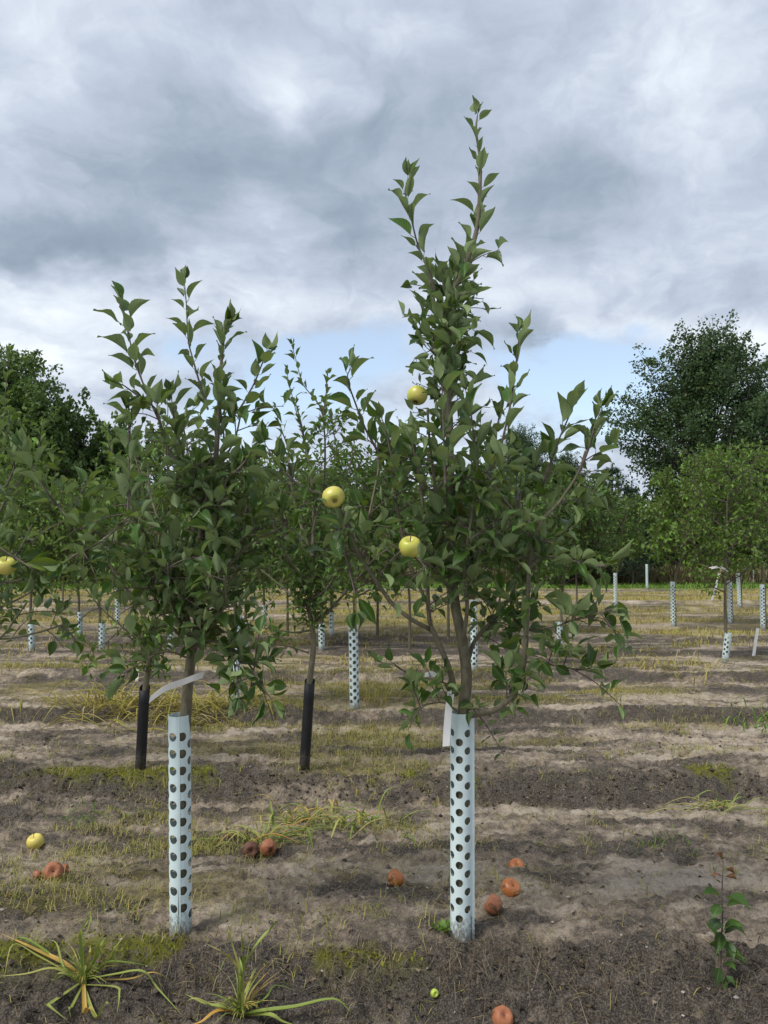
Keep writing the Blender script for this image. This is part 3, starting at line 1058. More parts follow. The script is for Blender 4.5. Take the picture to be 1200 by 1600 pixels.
traced_tree(
    'apple_tree', 'bushy apple tree without apples, in the pale blue perforated guard left of centre', None, 284, 1443, YA,
    ([(284, 1425), (285, 1250), (291, 1105), (297, 1040), (302, 1008), (312, 959), (314, 900), (313, 850), (322, 790), (335, 737), (341, 661), (344, 590), (349, 535), (352, 512)],
     0.0, 0.022, 0.0022, 0.72, 0.44, 1.5),
    [
        ([(300, 1010), (292, 976), (294, 938), (299, 890), (300, 835), (315, 805), (322, 765), (310, 700)], 0, -0.15, 0.011, 0.005, 0.25, 1.2),
        ([(320, 768), (300, 752), (280, 725), (262, 700), (252, 667), (243, 645)], -0.12, -0.22, 0.006, 0.004, 0.0, 1.2),
        ([(313, 860), (340, 820), (352, 755), (370, 735)], 0, -0.20, 0.006, 0.004, 0.1, 1.3),
        ([(312, 930), (350, 890), (397, 845), (430, 830), (452, 812)], 0, -0.06, 0.006, 0.003, 0.1, 0.9),
        ([(312, 940), (350, 900), (375, 850), (385, 790)], 0, 0.28, 0.007, 0.003, 0.1, 1.2),
        ([(296, 960), (262, 900), (235, 850), (215, 815), (200, 800)], 0, -0.22, 0.008, 0.004, 0.1, 1.4),
        ([(200, 812), (159, 845), (135, 858), (118, 867)], -0.22, -0.32, 0.004, 0.003, 0.0, 1.0),
        ([(297, 920), (230, 870), (165, 838), (115, 815), (90, 790)], 0, -0.12, 0.007, 0.004, 0.3, 0.9),
        ([(296, 940), (270, 880), (250, 820), (235, 770), (230, 720)], 0.0, 0.25, 0.007, 0.004, 0.1, 1.4),
        ([(300, 1012), (265, 975), (240, 930), (222, 900)], 0.0, -0.22, 0.006, 0.003, 0.2, 1.3),
        ([(302, 1000), (275, 960), (265, 920), (262, 880)], 0.0, -0.30, 0.006, 0.003, 0.1, 1.3),
        ([(305, 1000), (335, 975), (352, 940), (350, 900)], 0.0, -0.30, 0.006, 0.003, 0.2, 1.0),
        ([(300, 1012), (340, 1002), (378, 1025), (405, 1062)], 0.0, -0.22, 0.006, 0.003, 0.45, 1.7),
        ([(298, 1030), (262, 1018), (228, 1030), (205, 1045)], 0.0, -0.15, 0.004, 0.0025, 0.25, 0.9),
        ([(320, 790), (345, 740), (350, 690), (345, 640)], -0.02, 0.12, 0.006, 0.003, 0.1, 1.0),
        ([(318, 800), (300, 740), (290, 690), (285, 650)], -0.02, 0.22, 0.006, 0.003, 0.1, 1.1),
        ([(335, 740), (365, 690), (378, 640)], 0.0, -0.02, 0.005, 0.003, 0.2, 0.8),
    ],
    [
        ([(243, 645), (232, 620), (210, 562), (199, 511), (191, 472)], -0.22, -0.22, 0.05, 0.026),
        ([(325, 640), (315, 609), (301, 560), (294, 530), (291, 474), (288, 440)], 0.0, 0.0, 0.0, 0.030),
        ([(346, 560), (352, 520), (358, 505)], 0.0, 0.0, 0.0, 0.022),
        ([(370, 645), (380, 630), (398, 597), (412, 562), (418, 550)], 0.0, -0.02, 0.0, 0.026),
        ([(200, 800), (201, 750), (202, 710), (200, 645)], -0.25, -0.26, 0.0, 0.028),
        ([(252, 667), (244, 640), (220, 622), (196, 604), (188, 600)], -0.24, -0.30, 0.2, 0.028),
        ([(300, 752), (280, 690), (270, 640), (268, 615)], -0.05, -0.1, 0.1, 0.026),
        ([(370, 735), (382, 722), (396, 700), (402, 690)], -0.2, -0.22, 0.0, 0.024),
        ([(90, 790), (72, 767), (52, 730), (36, 700)], -0.12, -0.16, 0.0, 0.024),
        ([(118, 867), (108, 874), (100, 880)], -0.32, -0.36, 0.0, 0.016),
        ([(225, 760), (206, 700), (196, 690)], 0.1, 0.1, 0.1, 0.03),
        ([(405, 1062), (415, 1080), (424, 1092)], -0.2, -0.24, 0.0, 0.02),
        ([(360, 1010), (368, 1050), (372, 1085)], -0.2, -0.28, 0.3, 0.025),
        ([(205, 1045), (196, 1050), (190, 1053)], -0.15, -0.18, 0.0, 0.02),
    ],
    [], leaf=0.102, seed=23, twig_n=1.05)

traced_tree(
    'apple_tree', 'apple tree reaching in at the left edge with one yellow apple', None, -156, 1450, 2.95,
    ([(-156, 1430), (-150, 1200), (-145, 1060), (-140, 960), (-120, 860), (-100, 760), (-95, 680), (-90, 600)], 0.0, 0.016, 0.003, 0.6, 0.4, 1.0),
    [
        ([(-145, 1050), (-100, 1000), (-40, 990), (10, 997), (60, 988), (95, 977)], 0, 0.0, 0.007, 0.003, 0.55, 0.45),
        ([(-40, 1000), (0, 996), (25, 965), (42, 941)], 0, -0.1, 0.005, 0.003, 0.6, 0.4),
        ([(-130, 930), (-70, 880), (-20, 850), (25, 872)], 0, -0.15, 0.008, 0.003, 0.35, 1.2),
        ([(-120, 870), (-60, 800), (-25, 770), (10, 760)], 0, -0.1, 0.007, 0.003, 0.3, 1.3),
        ([(-110, 800), (-50, 730), (-20, 690)], 0, 0.1, 0.007, 0.003, 0.2, 1.2),
        ([(-130, 940), (-70, 920), (-10, 915), (35, 905)], 0, -0.1, 0.006, 0.003, 0.45, 1.3),
    ],
    [
        ([(-20, 700), (-8, 670), (-2, 650)], 0.1, 0.1, 0.0, 0.026),
        ([(10, 760), (22, 730), (20, 705)], -0.1, -0.1, 0.0, 0.03),
        ([(95, 977), (110, 990), (118, 1000)], 0, 0, 0.0, 0.03),
        ([(25, 872), (45, 885), (58, 895)], -0.15, -0.2, 0.0, 0.024),
        ([(40, 905), (50, 912), (60, 918)], -0.1, -0.12, 0.0, 0.024),
    ],
    [(9, 884, 2.78, 0.037, 25, 15, 'yellow apple at the left edge of the picture')], leaf=0.088, seed=31, n_parts=250, twig_n=0.6)

# second row: smaller leaves, black guards
M_E = M_LEAF2
traced_tree(
    'apple_tree', 'small leaved apple tree with slim shoots, in the black guard near the centre', None, 476, 1204, 4.97,
    ([(476, 1190), (478, 1120), (484, 1063), (490, 1009), (487, 975), (483, 948), (484, 913), (488, 873), (490, 800), (486, 740), (478, 700), (470, 660), (462, 630)], 0.0, 0.020, 0.003, 0.7, 0.45, 2.6),
    [
        ([(484, 985), (460, 988), (439, 985), (404, 980)], 0, -0.2, 0.008, 0.003, 0.3, 0.5),
        ([(483, 1020), (450, 1010), (407, 1004)], 0, -0.2, 0.006, 0.003, 0.5, 0.4),
        ([(487, 975), (513, 955), (540, 925), (569, 890), (590, 840)], 0, -0.2, 0.012, 0.004, 0.4, 1.2),
        ([(484, 930), (455, 880), (430, 830), (420, 780)], 0, -0.3, 0.012, 0.004, 0.15, 2.0),
        ([(486, 900), (515, 850), (530, 800), (540, 740)], 0, 0.3, 0.012, 0.004, 0.15, 2.0),
        ([(488, 870), (470, 820), (455, 760), (450, 700)], 0, 0.3, 0.012, 0.004, 0.1, 2.0),
        ([(489, 830), (505, 760), (508, 700), (505, 650)], 0, -0.3, 0.010, 0.004, 0.1, 2.2),
        ([(484, 940), (510, 920), (535, 880), (550, 850)], 0, -0.4, 0.010, 0.003, 0.2, 1.6),
        ([(484, 950), (450, 925), (420, 900), (395, 880)], 0, 0.2, 0.010, 0.003, 0.2, 1.6),
    ],
    [
        ([(480, 720), (472, 675), (462, 640), (452, 600), (448, 580)], 0, 0, 0.0, 0.035),
        ([(508, 660), (500, 635), (487, 618), (472, 597), (461, 557), (456, 540)], 0, 0, 0.0, 0.032),
        ([(505, 650), (510, 610), (512, 585)], -0.3, -0.3, 0.0, 0.035),
        ([(545, 740), (552, 700), (560, 650)], 0.3, 0.3, 0.0, 0.04),
        ([(450, 700), (436, 660), (430, 640)], 0.3, 0.3, 0.0, 0.04),
    ],
    [], leaf=0.072, seed=41, mat=M_LEAF2, twig_n=1.25)

traced_tree(
    'apple_tree', 'apple tree in the black guard at the left, behind the left front tree', None, 219, 1200, 4.99,
    ([(219, 1190), (222, 1120), (228, 1070), (234, 1030), (240, 980), (240, 900), (236, 830), (230, 780)], 0.0, 0.020, 0.004, 0.8, 0.5, 2.4),
    [
        ([(235, 1015), (225, 1007), (192, 980), (158, 950), (125, 909)], 0, -0.1, 0.009, 0.003, 0.35, 0.4),
        ([(238, 985), (205, 930), (170, 880), (150, 830), (140, 780)], 0, 0.1, 0.012, 0.004, 0.2, 2.0),
        ([(240, 950), (270, 890), (290, 840), (300, 780)], 0, 0.2, 0.012, 0.004, 0.2, 2.0),
        ([(240, 900), (215, 840), (195, 780), (180, 720)], 0, -0.3, 0.010, 0.004, 0.2, 2.0),
        ([(238, 860), (255, 800), (262, 740), (258, 690)], 0, -0.2, 0.010, 0.004, 0.2, 2.0),
        ([(158, 950), (140, 955), (120, 975), (110, 985)], -0.1, -0.1, 0.005, 0.003, 0.0, 1.0),
        ([(192, 980), (170, 1000), (145, 1015), (125, 1030)], -0.1, -0.2, 0.005, 0.003, 0.3, 0.8),
    ],
    [
        ([(140, 780), (148, 745), (150, 725)], 0.1, 0.1, 0.0, 0.035),
        ([(180, 720), (170, 690), (168, 670)], -0.3, -0.3, 0.0, 0.035),
        ([(258, 690), (262, 650), (262, 625)], -0.2, -0.2, 0.0, 0.035),
        ([(225, 780), (222, 730), (218, 690)], 0, 0, 0.0, 0.035),
    ],
    [], leaf=0.074, seed=43, mat=M_LEAF3, twig_n=1.2)

traced_tree(
    'apple_tree', 'bright green apple tree with tall thin shoots at the left edge', None, -33, 1203, 4.97,
    ([(-33, 1190), (-30, 1100), (-28, 1000), (-30, 900), (-25, 820), (-15, 750), (-10, 710)], 0.0, 0.026, 0.003, 0.7, 0.4, 2.2),
    [
        ([(-28, 960), (0, 900), (30, 860), (50, 820)], 0, -0.1, 0.012, 0.004, 0.2, 2.0),
        ([(-29, 930), (-10, 860), (15, 800), (40, 750)], 0, 0.2, 0.012, 0.004, 0.2, 2.0),
        ([(-26, 850), (10, 780), (40, 740), (60, 700)], 0, -0.1, 0.010, 0.003, 0.2, 1.8),
        ([(-20, 780), (-5, 720), (10, 680), (14, 640)], 0, 0.1, 0.010, 0.003, 0.1, 2.0),
        ([(-28, 970), (0, 950), (40, 930), (75, 905)], 0, 0.1, 0.010, 0.003, 0.3, 1.3),
    ],
    [
        ([(-10, 712), (2, 660), (10, 600), (14, 550)], 0.0, 0.0, 0.0, 0.050),
        ([(60, 705), (64, 685), (66, 668)], -0.1, -0.1, 0.0, 0.03),
        ([(78, 790), (86, 740), (88, 720)], 0.1, 0.1, 0.0, 0.035),
    ],
    [], leaf=0.086, seed=47, mat=M_LEAF3, n_parts=300, twig_n=0.9)


# ------------------------------------------------------------------ orchard trees grown by rule
def grow_young_tree(seed, H, spread, trunk_h, leaf, n_lat, dens, lvl, thick=0.02):
    global rng
    rng = np.random.default_rng(seed)
    random.seed(seed)
    bank = LV_MID if lvl == 'mid' else LV_FAR
    L = Leaves(len(bank))
    trunk, br = Soup(), Soup()
    n = 8
    lean = rng.normal(size=2) * 0.04
    lp = catmull([np.array([(lean[0] * (k - 2) + 0.02 * math.sin(k * 1.7 + seed)) * min(1, max(0, (k - 2) / 2)), (lean[1] * (k - 2) + 0.02 * math.cos(k * 1.3 + seed)) * min(1, max(0, (k - 2) / 2)), H * 0.97 * k / n]) for k in range(n + 1)], 4)
    lp[0, 2] = -0.05
    f = np.linspace(0, 1, len(lp))
    trunk.tube(lp, thick * (1 - f) ** 0.9 + 0.003, 8)
    leaves_along(L, lp, 0.72, 0.04, leaf * 0.85, 1.0)
    for k in range(n_lat):
        q = (trunk_h + (0.86 * H - trunk_h) * (k / n_lat) ** 0.9) / (0.97 * H)
        i = min(int(q * (len(lp) - 1)), len(lp) - 2)
        p = lp[i]
        a = k * 2.4 + rng.normal() * 0.4
        env = spread * (0.75 + 0.5 * math.sin(math.pi * min(1, (q * 0.97 * H - trunk_h) / (H - trunk_h) + 0.2)))
        ln = env * rng.uniform(0.75, 1.15)
        rise = rng.uniform(0.35, 1.15) * ln
        end = p + np.array([math.cos(a) * ln * 0.8, math.sin(a) * ln * 0.8, rise])
        mid = p + np.array([math.cos(a) * ln * 0.5, math.sin(a) * ln * 0.5, rise * rng.uniform(0.25, 0.4)])
        pts = catmull([p, mid, end], 5)
        br.tube(pts, np.linspace(thick * 0.42, 0.003, len(pts)), 5)
        leaves_along(L, pts, 0.25, 0.05, leaf, 1.0)
        for _ in range(int(dens * (0.5 + ln))):
            j = rng.integers(2, len(pts) - 1)
            T = nrm(pts[j + 1] - pts[j]) if j + 1 < len(pts) else nrm(pts[-1] - pts[-2])
            d = rand_perp(T) + T * 0.5 + np.array([0, 0, 0.25])
            twig(L, br, pts[j], d, rng.uniform(0.12, 0.34), leaf, rng.integers(4, 9), -pts[j][1] * 0.5 + 0.4 * np.dot(nrm(d), (0, -1, 0)) + 0.3 * pts[j][2], 0.003)
    return L, trunk, br


def place_young(L, trunk, br, mat, lvl, name, label, cat, group, x, y, rot, n_parts, scale=1.0):
    root = link(name, None, None, (x, y, gz(x, y)))
    root.rotation_euler = (0, 0, rot)
    root.scale = (scale,) * 3
    tag(root, label, cat, group)
    link('trunk', trunk.mesh('trunk', M_BARK), root)
    o = link('branches', br.mesh('branches', M_SHOOT), root)
    o['kind'] = 'stuff'
    bank = LV_MID if lvl == 'mid' else LV_FAR
    if n_parts:
        L.build(root, np.zeros(3), mat, bank, lvl, n_parts)
    else:
        o = link('crown', L.soup(range(len(L.M)), bank, mat, 'crown'), root)
        o['kind'] = 'stuff'
    return root


def px_x(px, y):
    return (px - 600) / 1200.0 * y


mid_specs = [
    (555, 6.93, 2.35, 0.55, 1.0, 51, M_LEAF2, 'fruit tree in the third row, behind the gap between the two front trees'),
    (371, 6.95, 2.30, 0.52, 1.0, 52, M_LEAF2, 'fruit tree in the third row, right behind the left front tree'),
    (741, 8.95, 2.45, 0.60, 1.0, 53, M_LEAF2, 'fruit tree in the fourth row, right behind the tall front tree'),
    (1131, 10.05, 2.98, 0.62, 0.95, 54, M_LEAF3, 'pale leaved fruit tree rising from the bent short white guard at the right'),
    (158, 10.95, 2.40, 0.55, 0.9, 55, M_LEAF3, 'bright green fruit tree on a bare trunk behind the left edge, right of its twin'),
]
for (px, y, H, sp, th, sd, mt, lab) in mid_specs:
    L_, tr_, br_ = grow_young_tree(sd, H, sp, th, 0.074, 22, 17, 'mid', 0.021)
    place_young(L_, tr_, br_, mt, 'mid', 'fruit_tree', lab, 'fruit tree', 'young fruit trees in the rows', px_x(px, y), y, sd * 1.0, 300)

far_protos = []
for k, (sd, H, sp, th, n_) in enumerate([(61, 2.55, 0.66, 0.95, 22), (62, 2.35, 0.70, 0.9, 22), (63, 2.75, 0.60, 1.0, 24), (64, 2.2, 0.66, 0.85, 20)]):
    L_, tr_, br_ = grow_young_tree(sd, H, sp, th, 0.090, n_, 18, 'far', 0.022)
    far_protos.append((L_.soup(range(len(L_.M)), LV_FAR, (M_LEAF2, M_LEAF3)[k % 2], 'crown'), tr_.mesh('trunk', M_BARK), br_.mesh('branches', M_SHOOT)))


def far_young(px, y, k, s, label, group='young fruit trees in the rows'):
    x = px_x(px, y)
    root = link('fruit_tree', None, None, (x, y, gz(x, y)))
    root.rotation_euler = (0, 0, (px * 0.7) % 6.28)
    root.scale = (s, s, s)
    tag(root, label, 'fruit tree', group)
    cr, tr, brm = far_protos[k]
    link('trunk', tr, root)
    o = link('branches', brm, root)
    o['kind'] = 'stuff'
    o = link('crown', cr, root)
    o['kind'] = 'stuff'
    return root


for (px, y, k, s, lab) in [
    (1052, 14.1, 1, 1.22, 'round crowned fruit tree on the tall white guard left of the bent guard'),
    (1141, 14.5, 2, 1.0, 'fruit tree on the white guard just right of the pale leaved tree trunk'),
    (1192, 14.0, 0, 1.28, 'fruit tree on the white guard at the right edge of the picture'),
    (1156, 18.3, 3, 1.0, 'fruit tree on the white guard behind the right edge trees'),
    (962, 18.3, 0, 1.0, 'fruit tree on the white guard right of the tall front tree'),
    (50, 11.0, 0, 0.95, 'fruit tree on the short white guard near the left edge'),
    (184, 14.4, 1, 1.0, 'fruit tree on the tall white guard left of the left front tree'),
    (876, 10.95, 2, 0.92, 'fruit tree hidden behind the right lower branches of the tall front tree'),
    (503, 11.0, 3, 1.0, 'fruit tree behind the black guard near the centre'),
    (413, 14.2, 0, 1.0, 'fruit tree on the thin white guard left of the centre black guard'),
]:
    far_young(px, y, k, s, lab)
for i, (px, y, lab) in enumerate([
    (125, 12.6, 'fruit tree on the guard glimpsed between the two short guards at the left'),
    (267, 11.0, 'fruit tree almost hidden behind the trunk of the left front tree'),
    (385, 11.0, 'fruit tree on the guard glimpsed right of the left front tree'),
    (450, 12.6, 'fruit tree just left of the trunk in the centre black guard, farther back'),
    (518, 12.6, 'fruit tree on the farther of two short guards right of the centre trunk'),
    (590, 12.6, 'fruit tree seen between the third row guard and the tall front tree'),
    (640, 11.0, 'fruit tree seen through the left limbs of the tall front tree'),
    (700, 12.6, 'fruit tree directly behind the trunk of the tall front tree'),
    (780, 14.3, 'fruit tree seen through the right limbs of the tall front tree'),
    (830, 12.6, 'fruit tree behind the curved right limb of the tall front tree'),
    (900, 16.3, 'fruit tree behind the outermost right branches of the tall front tree'),
    (100, 18.3, 'fruit tree far back between the tall white guard and the left edge'),
    (20, 16.3, 'fruit tree far back at the left edge, behind the yellow apple')]):
    far_young(px, y, i % 4, 0.92 + 0.16 * ((i * 37) % 10) / 10, lab)


# ------------------------------------------------------------------ trees at the edge of the field
def broadleaf(seed, H, rx, base, n_cl, per, leaf, mat, lean=0.0, round_=1.0, barkm=M_BARKD):
    r_ = np.random.default_rng(seed)
    br = Soup()
    tr = Soup()
    lp = catmull([np.array([lean * H * (k / 5) ** 2 + 0.05 * math.sin(k * 2 + seed), 0.05 * math.cos(k + seed), H * 0.9 * k / 5]) for k in range(6)], 4)
    f = np.linspace(0, 1, len(lp))
    tr.tube(lp, H * 0.019 * (1 - f) ** 0.8 + 0.02, 9)
    cen, rz = base + (H - base) * 0.46, (H - base) * 0.56
    C, Dd = [], []
    while len(C) < n_cl:
        v = r_.normal(size=3)
        v /= np.linalg.norm(v)
        rad = r_.uniform(0.25, 1.0) ** 0.5
        bump = 0.80 + 0.28 * math.sin(3 * math.atan2(v[1], v[0]) + seed) * math.cos(2.5 * v[2] + seed) + 0.14 * r_.normal()
        wz = 1.0 - 0.35 * max(0, v[2]) ** 1.5 * round_
        p = np.array([v[0] * rx * rad * bump * wz + lean * H * 0.5, v[1] * rx * rad * bump * wz, cen + v[2] * rz * rad * (0.85 + 0.15 * bump)])
        if p[2] < base * 0.75:
            continue
        C.append(p)
        Dd.append(nrm(v * np.array([1, 1, 0.6]) + np.array([0, 0, 0.45]) + r_.normal(size=3) * 0.35))
    for p in C[:: max(1, n_cl // 70)]:
        k = int(np.clip((p[2] * 0.62) / (H * 0.9), 0.08, 0.98) * (len(lp) - 1))
        a = lp[k]
        m_ = a * 0.45 + p * 0.55 + np.array([0, 0, -0.06 * H * 0.5])
        br.tube(catmull([a, m_, p], 4), np.linspace(H * 0.0055, 0.012, 9), 5)
    for p, d in zip(C, Dd):
        br.tube(np.array([p - d * H * 0.04, p + d * H * 0.01, p + d * H * 0.055 + np.array([0, 0, H * 0.006])]), np.array([0.012, 0.008, 0.004]), 3)
    V, Q = leaf_arrays(2, 1, 0.72, 0.0, 0.6, 0.3, 0, 0.0)[:2]
    Ms, As = [], []
    for p, d in zip(C, Dd):
        n = int(per * r_.uniform(0.5, 1.5))
        tl = r_.random()
        s1 = H * 0.0185 * r_.uniform(0.8, 1.5)
        t = r_.uniform(-1.2, 1.4, (n, 1)) * H * 0.040
        pos = p + d * t + np.clip(r_.normal(size=(n, 3)), -1.7, 1.7) * s1 * np.array([0.85, 0.85, 0.6]) * (1 - 0.45 * np.clip(t / (H * 0.05), 0, 1))
        for k in range(n):
            Ms.append(pos[k])
            As.append((tl * 0.55 + 0.45 * r_.random()) * 0.97)
    Ms, As = np.array(Ms), np.array(As)
    n = len(Ms)
    dirs = r_.normal(size=(n, 3)) + np.array([0, 0, -0.2])
    dirs /= np.linalg.norm(dirs, axis=1)[:, None]
    up = r_.normal(size=(n, 3)) * 0.7 + np.array([0, 0, 1.0])
    s = np.cross(dirs, up)
    s /= np.linalg.norm(s, axis=1)[:, None]
    u = np.cross(s, dirs)
    sz = leaf * r_.uniform(0.7, 1.3, n)
    W = (s[:, None] * V[None, :, :1] + dirs[:, None] * V[None, :, 1:2] + u[:, None] * V[None, :, 2:3]) * sz[:, None, None] + Ms[:, None]
    F = (Q[None] + (np.arange(n) * len(V))[:, None, None]).reshape(-1, 4)
    crown = np_mesh('crown', W.reshape(-1, 3), F, mat, True, {'tint': np.repeat(As, len(V))})
    return crown, tr.mesh('trunk', barkm), br.mesh('branches', barkm)


def place_tree(meshes, x, y, rot, s, name, label, cat, group=None):
    root = link(name, None, None, (x, y, gz(x, y) - 0.02))
    root.rotation_euler = (0, 0, rot)
    root.scale = s if isinstance(s, tuple) else (s, s, s)
    tag(root, label, cat, group)
    link('trunk', meshes[1], root)
    o = link('branches', meshes[2], root)
    o['kind'] = 'stuff'
    o = link('crown', meshes[0], root)
    o['kind'] = 'stuff'
    return root


big = broadleaf(71, 10.8, 3.9, 2.0, 900, 78, 0.124, M_FAR, lean=0.02, round_=1.0)
place_tree(big, px_x(1108, 32), 32, 0.0, 1.0, 'broadleaf_tree', 'tall dark broadleaf tree standing against the sky at the right', 'tree')
dense = broadleaf(72, 9.0, 3.8, 0.8, 800, 80, 0.145, M_FAR2, round_=0.5)
hedge = broadleaf(73, 5.0, 2.5, 0.3, 260, 60, 0.15, M_FAR2, round_=0.4)
bush = broadleaf(74, 4.2, 1.7, 0.4, 170, 55, 0.14, M_FAR2, round_=0.8)
place_tree(big, px_x(1262, 36), 36, 2.0, (0.95, 0.95, 0.95), 'broadleaf_tree', 'dark broadleaf tree cut off by the right edge, behind the tall one', 'tree')
place_tree(dense, px_x(-8, 30), 30, 0.5, (1.02, 1.02, 1.05), 'broadleaf_tree', 'tall dense dark green tree at the left edge of the field', 'tree')
place_tree(dense, px_x(-75, 31), 31, 1.9, (1.0, 1.0, 1.13), 'broadleaf_tree', 'dense tree cut off by the left edge, tallest of the left treeline', 'tree')
place_tree(hedge, px_x(112, 31), 31, 1.0, (1.15, 1.15, 1.50), 'broadleaf_tree', 'lower dark green tree right of the tall dense tree at the left', 'tree')
place_tree(hedge, px_x(195, 32), 32, 2.6, (1.15, 1.15, 1.38), 'broadleaf_tree', 'dark green tree beyond the left front tree, at the end of the left treeline', 'tree')
place_tree(big, px_x(818, 46), 46, 3.3, (0.62, 0.62, 0.80), 'broadleaf_tree', 'distant dark tree showing between the right shoots of the tall front tree', 'tree')
place_tree(big, px_x(885, 46), 46, 4.6, (0.55, 0.55, 0.66), 'broadleaf_tree', 'distant dark tree just left of the pine saplings', 'tree')
for i, (px, y, s, lab) in enumerate([
    (285, 33, 0.95, 'leafy tree of the green belt straight behind the left front tree'),
    (600, 33, 0.90, 'leafy tree of the green belt in the gap between the two front trees'),
    (760, 33, 0.95, 'leafy tree of the green belt behind the right half of the tall front tree'),
    (835, 34, 0.95, 'leafy tree of the green belt below the distant tree between the right shoots'),
    (985, 37, 0.85, 'leafy tree of the green belt between the young pines and the tall dark tree'),
    (1060, 37, 0.90, 'leafy tree of the green belt behind the trunk of the tall dark tree')]):
    place_tree(hedge, px_x(px, y), y, i * 1.3, (s, s, s), 'broadleaf_tree', lab, 'tree', 'trees of the green belt behind the orchard')
for i, (px, y, s, lab) in enumerate([(862, 28.5, 0.72, 'light green bush behind the right branches of the tall front tree'), (905, 29.5, 0.80, 'light green bush left of the pine saplings'),
                                     (1010, 31.5, 0.70, 'green bush below the tall dark tree, right of the pine saplings'), (1075, 31, 0.75, 'green bush under the tall dark tree at the right'),
                                     (1215, 31, 0.85, 'green bush at the right edge behind the fruit trees')]):
    place_tree(bush, px_x(px, y), y, i * 2.1, s, 'bush', lab, 'bush')


def pine(seed, H, w):
    r_ = np.random.default_rng(seed)
    tr, nd = Soup(), Soup()
    tr.tube(np.array([(0, 0, H * k / 6) for k in range(7)]), np.linspace(0.06, 0.012, 7), 7)
    V, T, A = [], [], []

    def tuft(p, d, ln, n):
        for _ in range(n):
            a = p + d * ln * r_.random()
            v = nrm(d * 0.8 + r_.normal(size=3) * 0.6) * r_.uniform(0.10, 0.18)
            s = nrm(np.cross(v, r_.normal(size=3))) * 0.011
            k = len(V)
            V.extend([a - s, a + s, a + v])
            T.append((k, k + 1, k + 2))
            A.extend([r_.random()] * 3)
    z = 0.25
    while z < H * 0.93:
        f = 1 - z / H
        nb = 7
        for k in range(nb):
            a = k * 6.283 / nb + z * 7
            ln = w * (f ** 0.75) * r_.uniform(0.8, 1.15)
            p0 = np.array([0, 0, z])
            p1 = np.array([math.cos(a) * ln, math.sin(a) * ln, z + ln * 0.45])
            tr.tube(np.array([p0, p0 * 0.5 + p1 * 0.5 - np.array([0, 0, 0.05]), p1]), np.array([0.016, 0.011, 0.006]), 4)
            for q in np.linspace(0.25, 1, 6):
                pp = p0 + (p1 - p0) * q
                tuft(pp, nrm((p1 - p0) + r_.normal(size=3) * 0.35 * ln), 0.12, 16)
            tuft(p1, np.array([0, 0, 1.0]), 0.34 * f + 0.08, 22)
        z += 0.27
    tuft(np.array([0, 0, H * 0.80]), np.array([0, 0, 1.0]), H * 0.2, 150)
    crown = np_mesh('crown', np.array(V), np.array(T), M_NEEDLE, False, {'tint': np.array(A)})
    return crown, tr.mesh('trunk', M_BARKD)


pn = pine(81, 4.7, 1.2)
for (px, y, s, lab) in [(958, 29, 0.97, 'young pine with the tallest leading shoot, left of the tall dark tree'), (938, 30, 0.88, 'young pine half behind the tallest one, on its left'),
                        (988, 28.8, 0.80, 'low young pine right of the tallest one, under the tall dark tree')]:
    x = px_x(px, y)
    root = link('pine_tree', None, None, (x, y, gz(x, y)))
    root.rotation_euler = (0, 0, px)
    root.scale = (s, s, s)
    tag(root, lab, 'pine', 'young pines at the edge of the field')
    link('trunk', pn[1], root)
    o = link('crown', pn[0], root)
    o['kind'] = 'stuff'


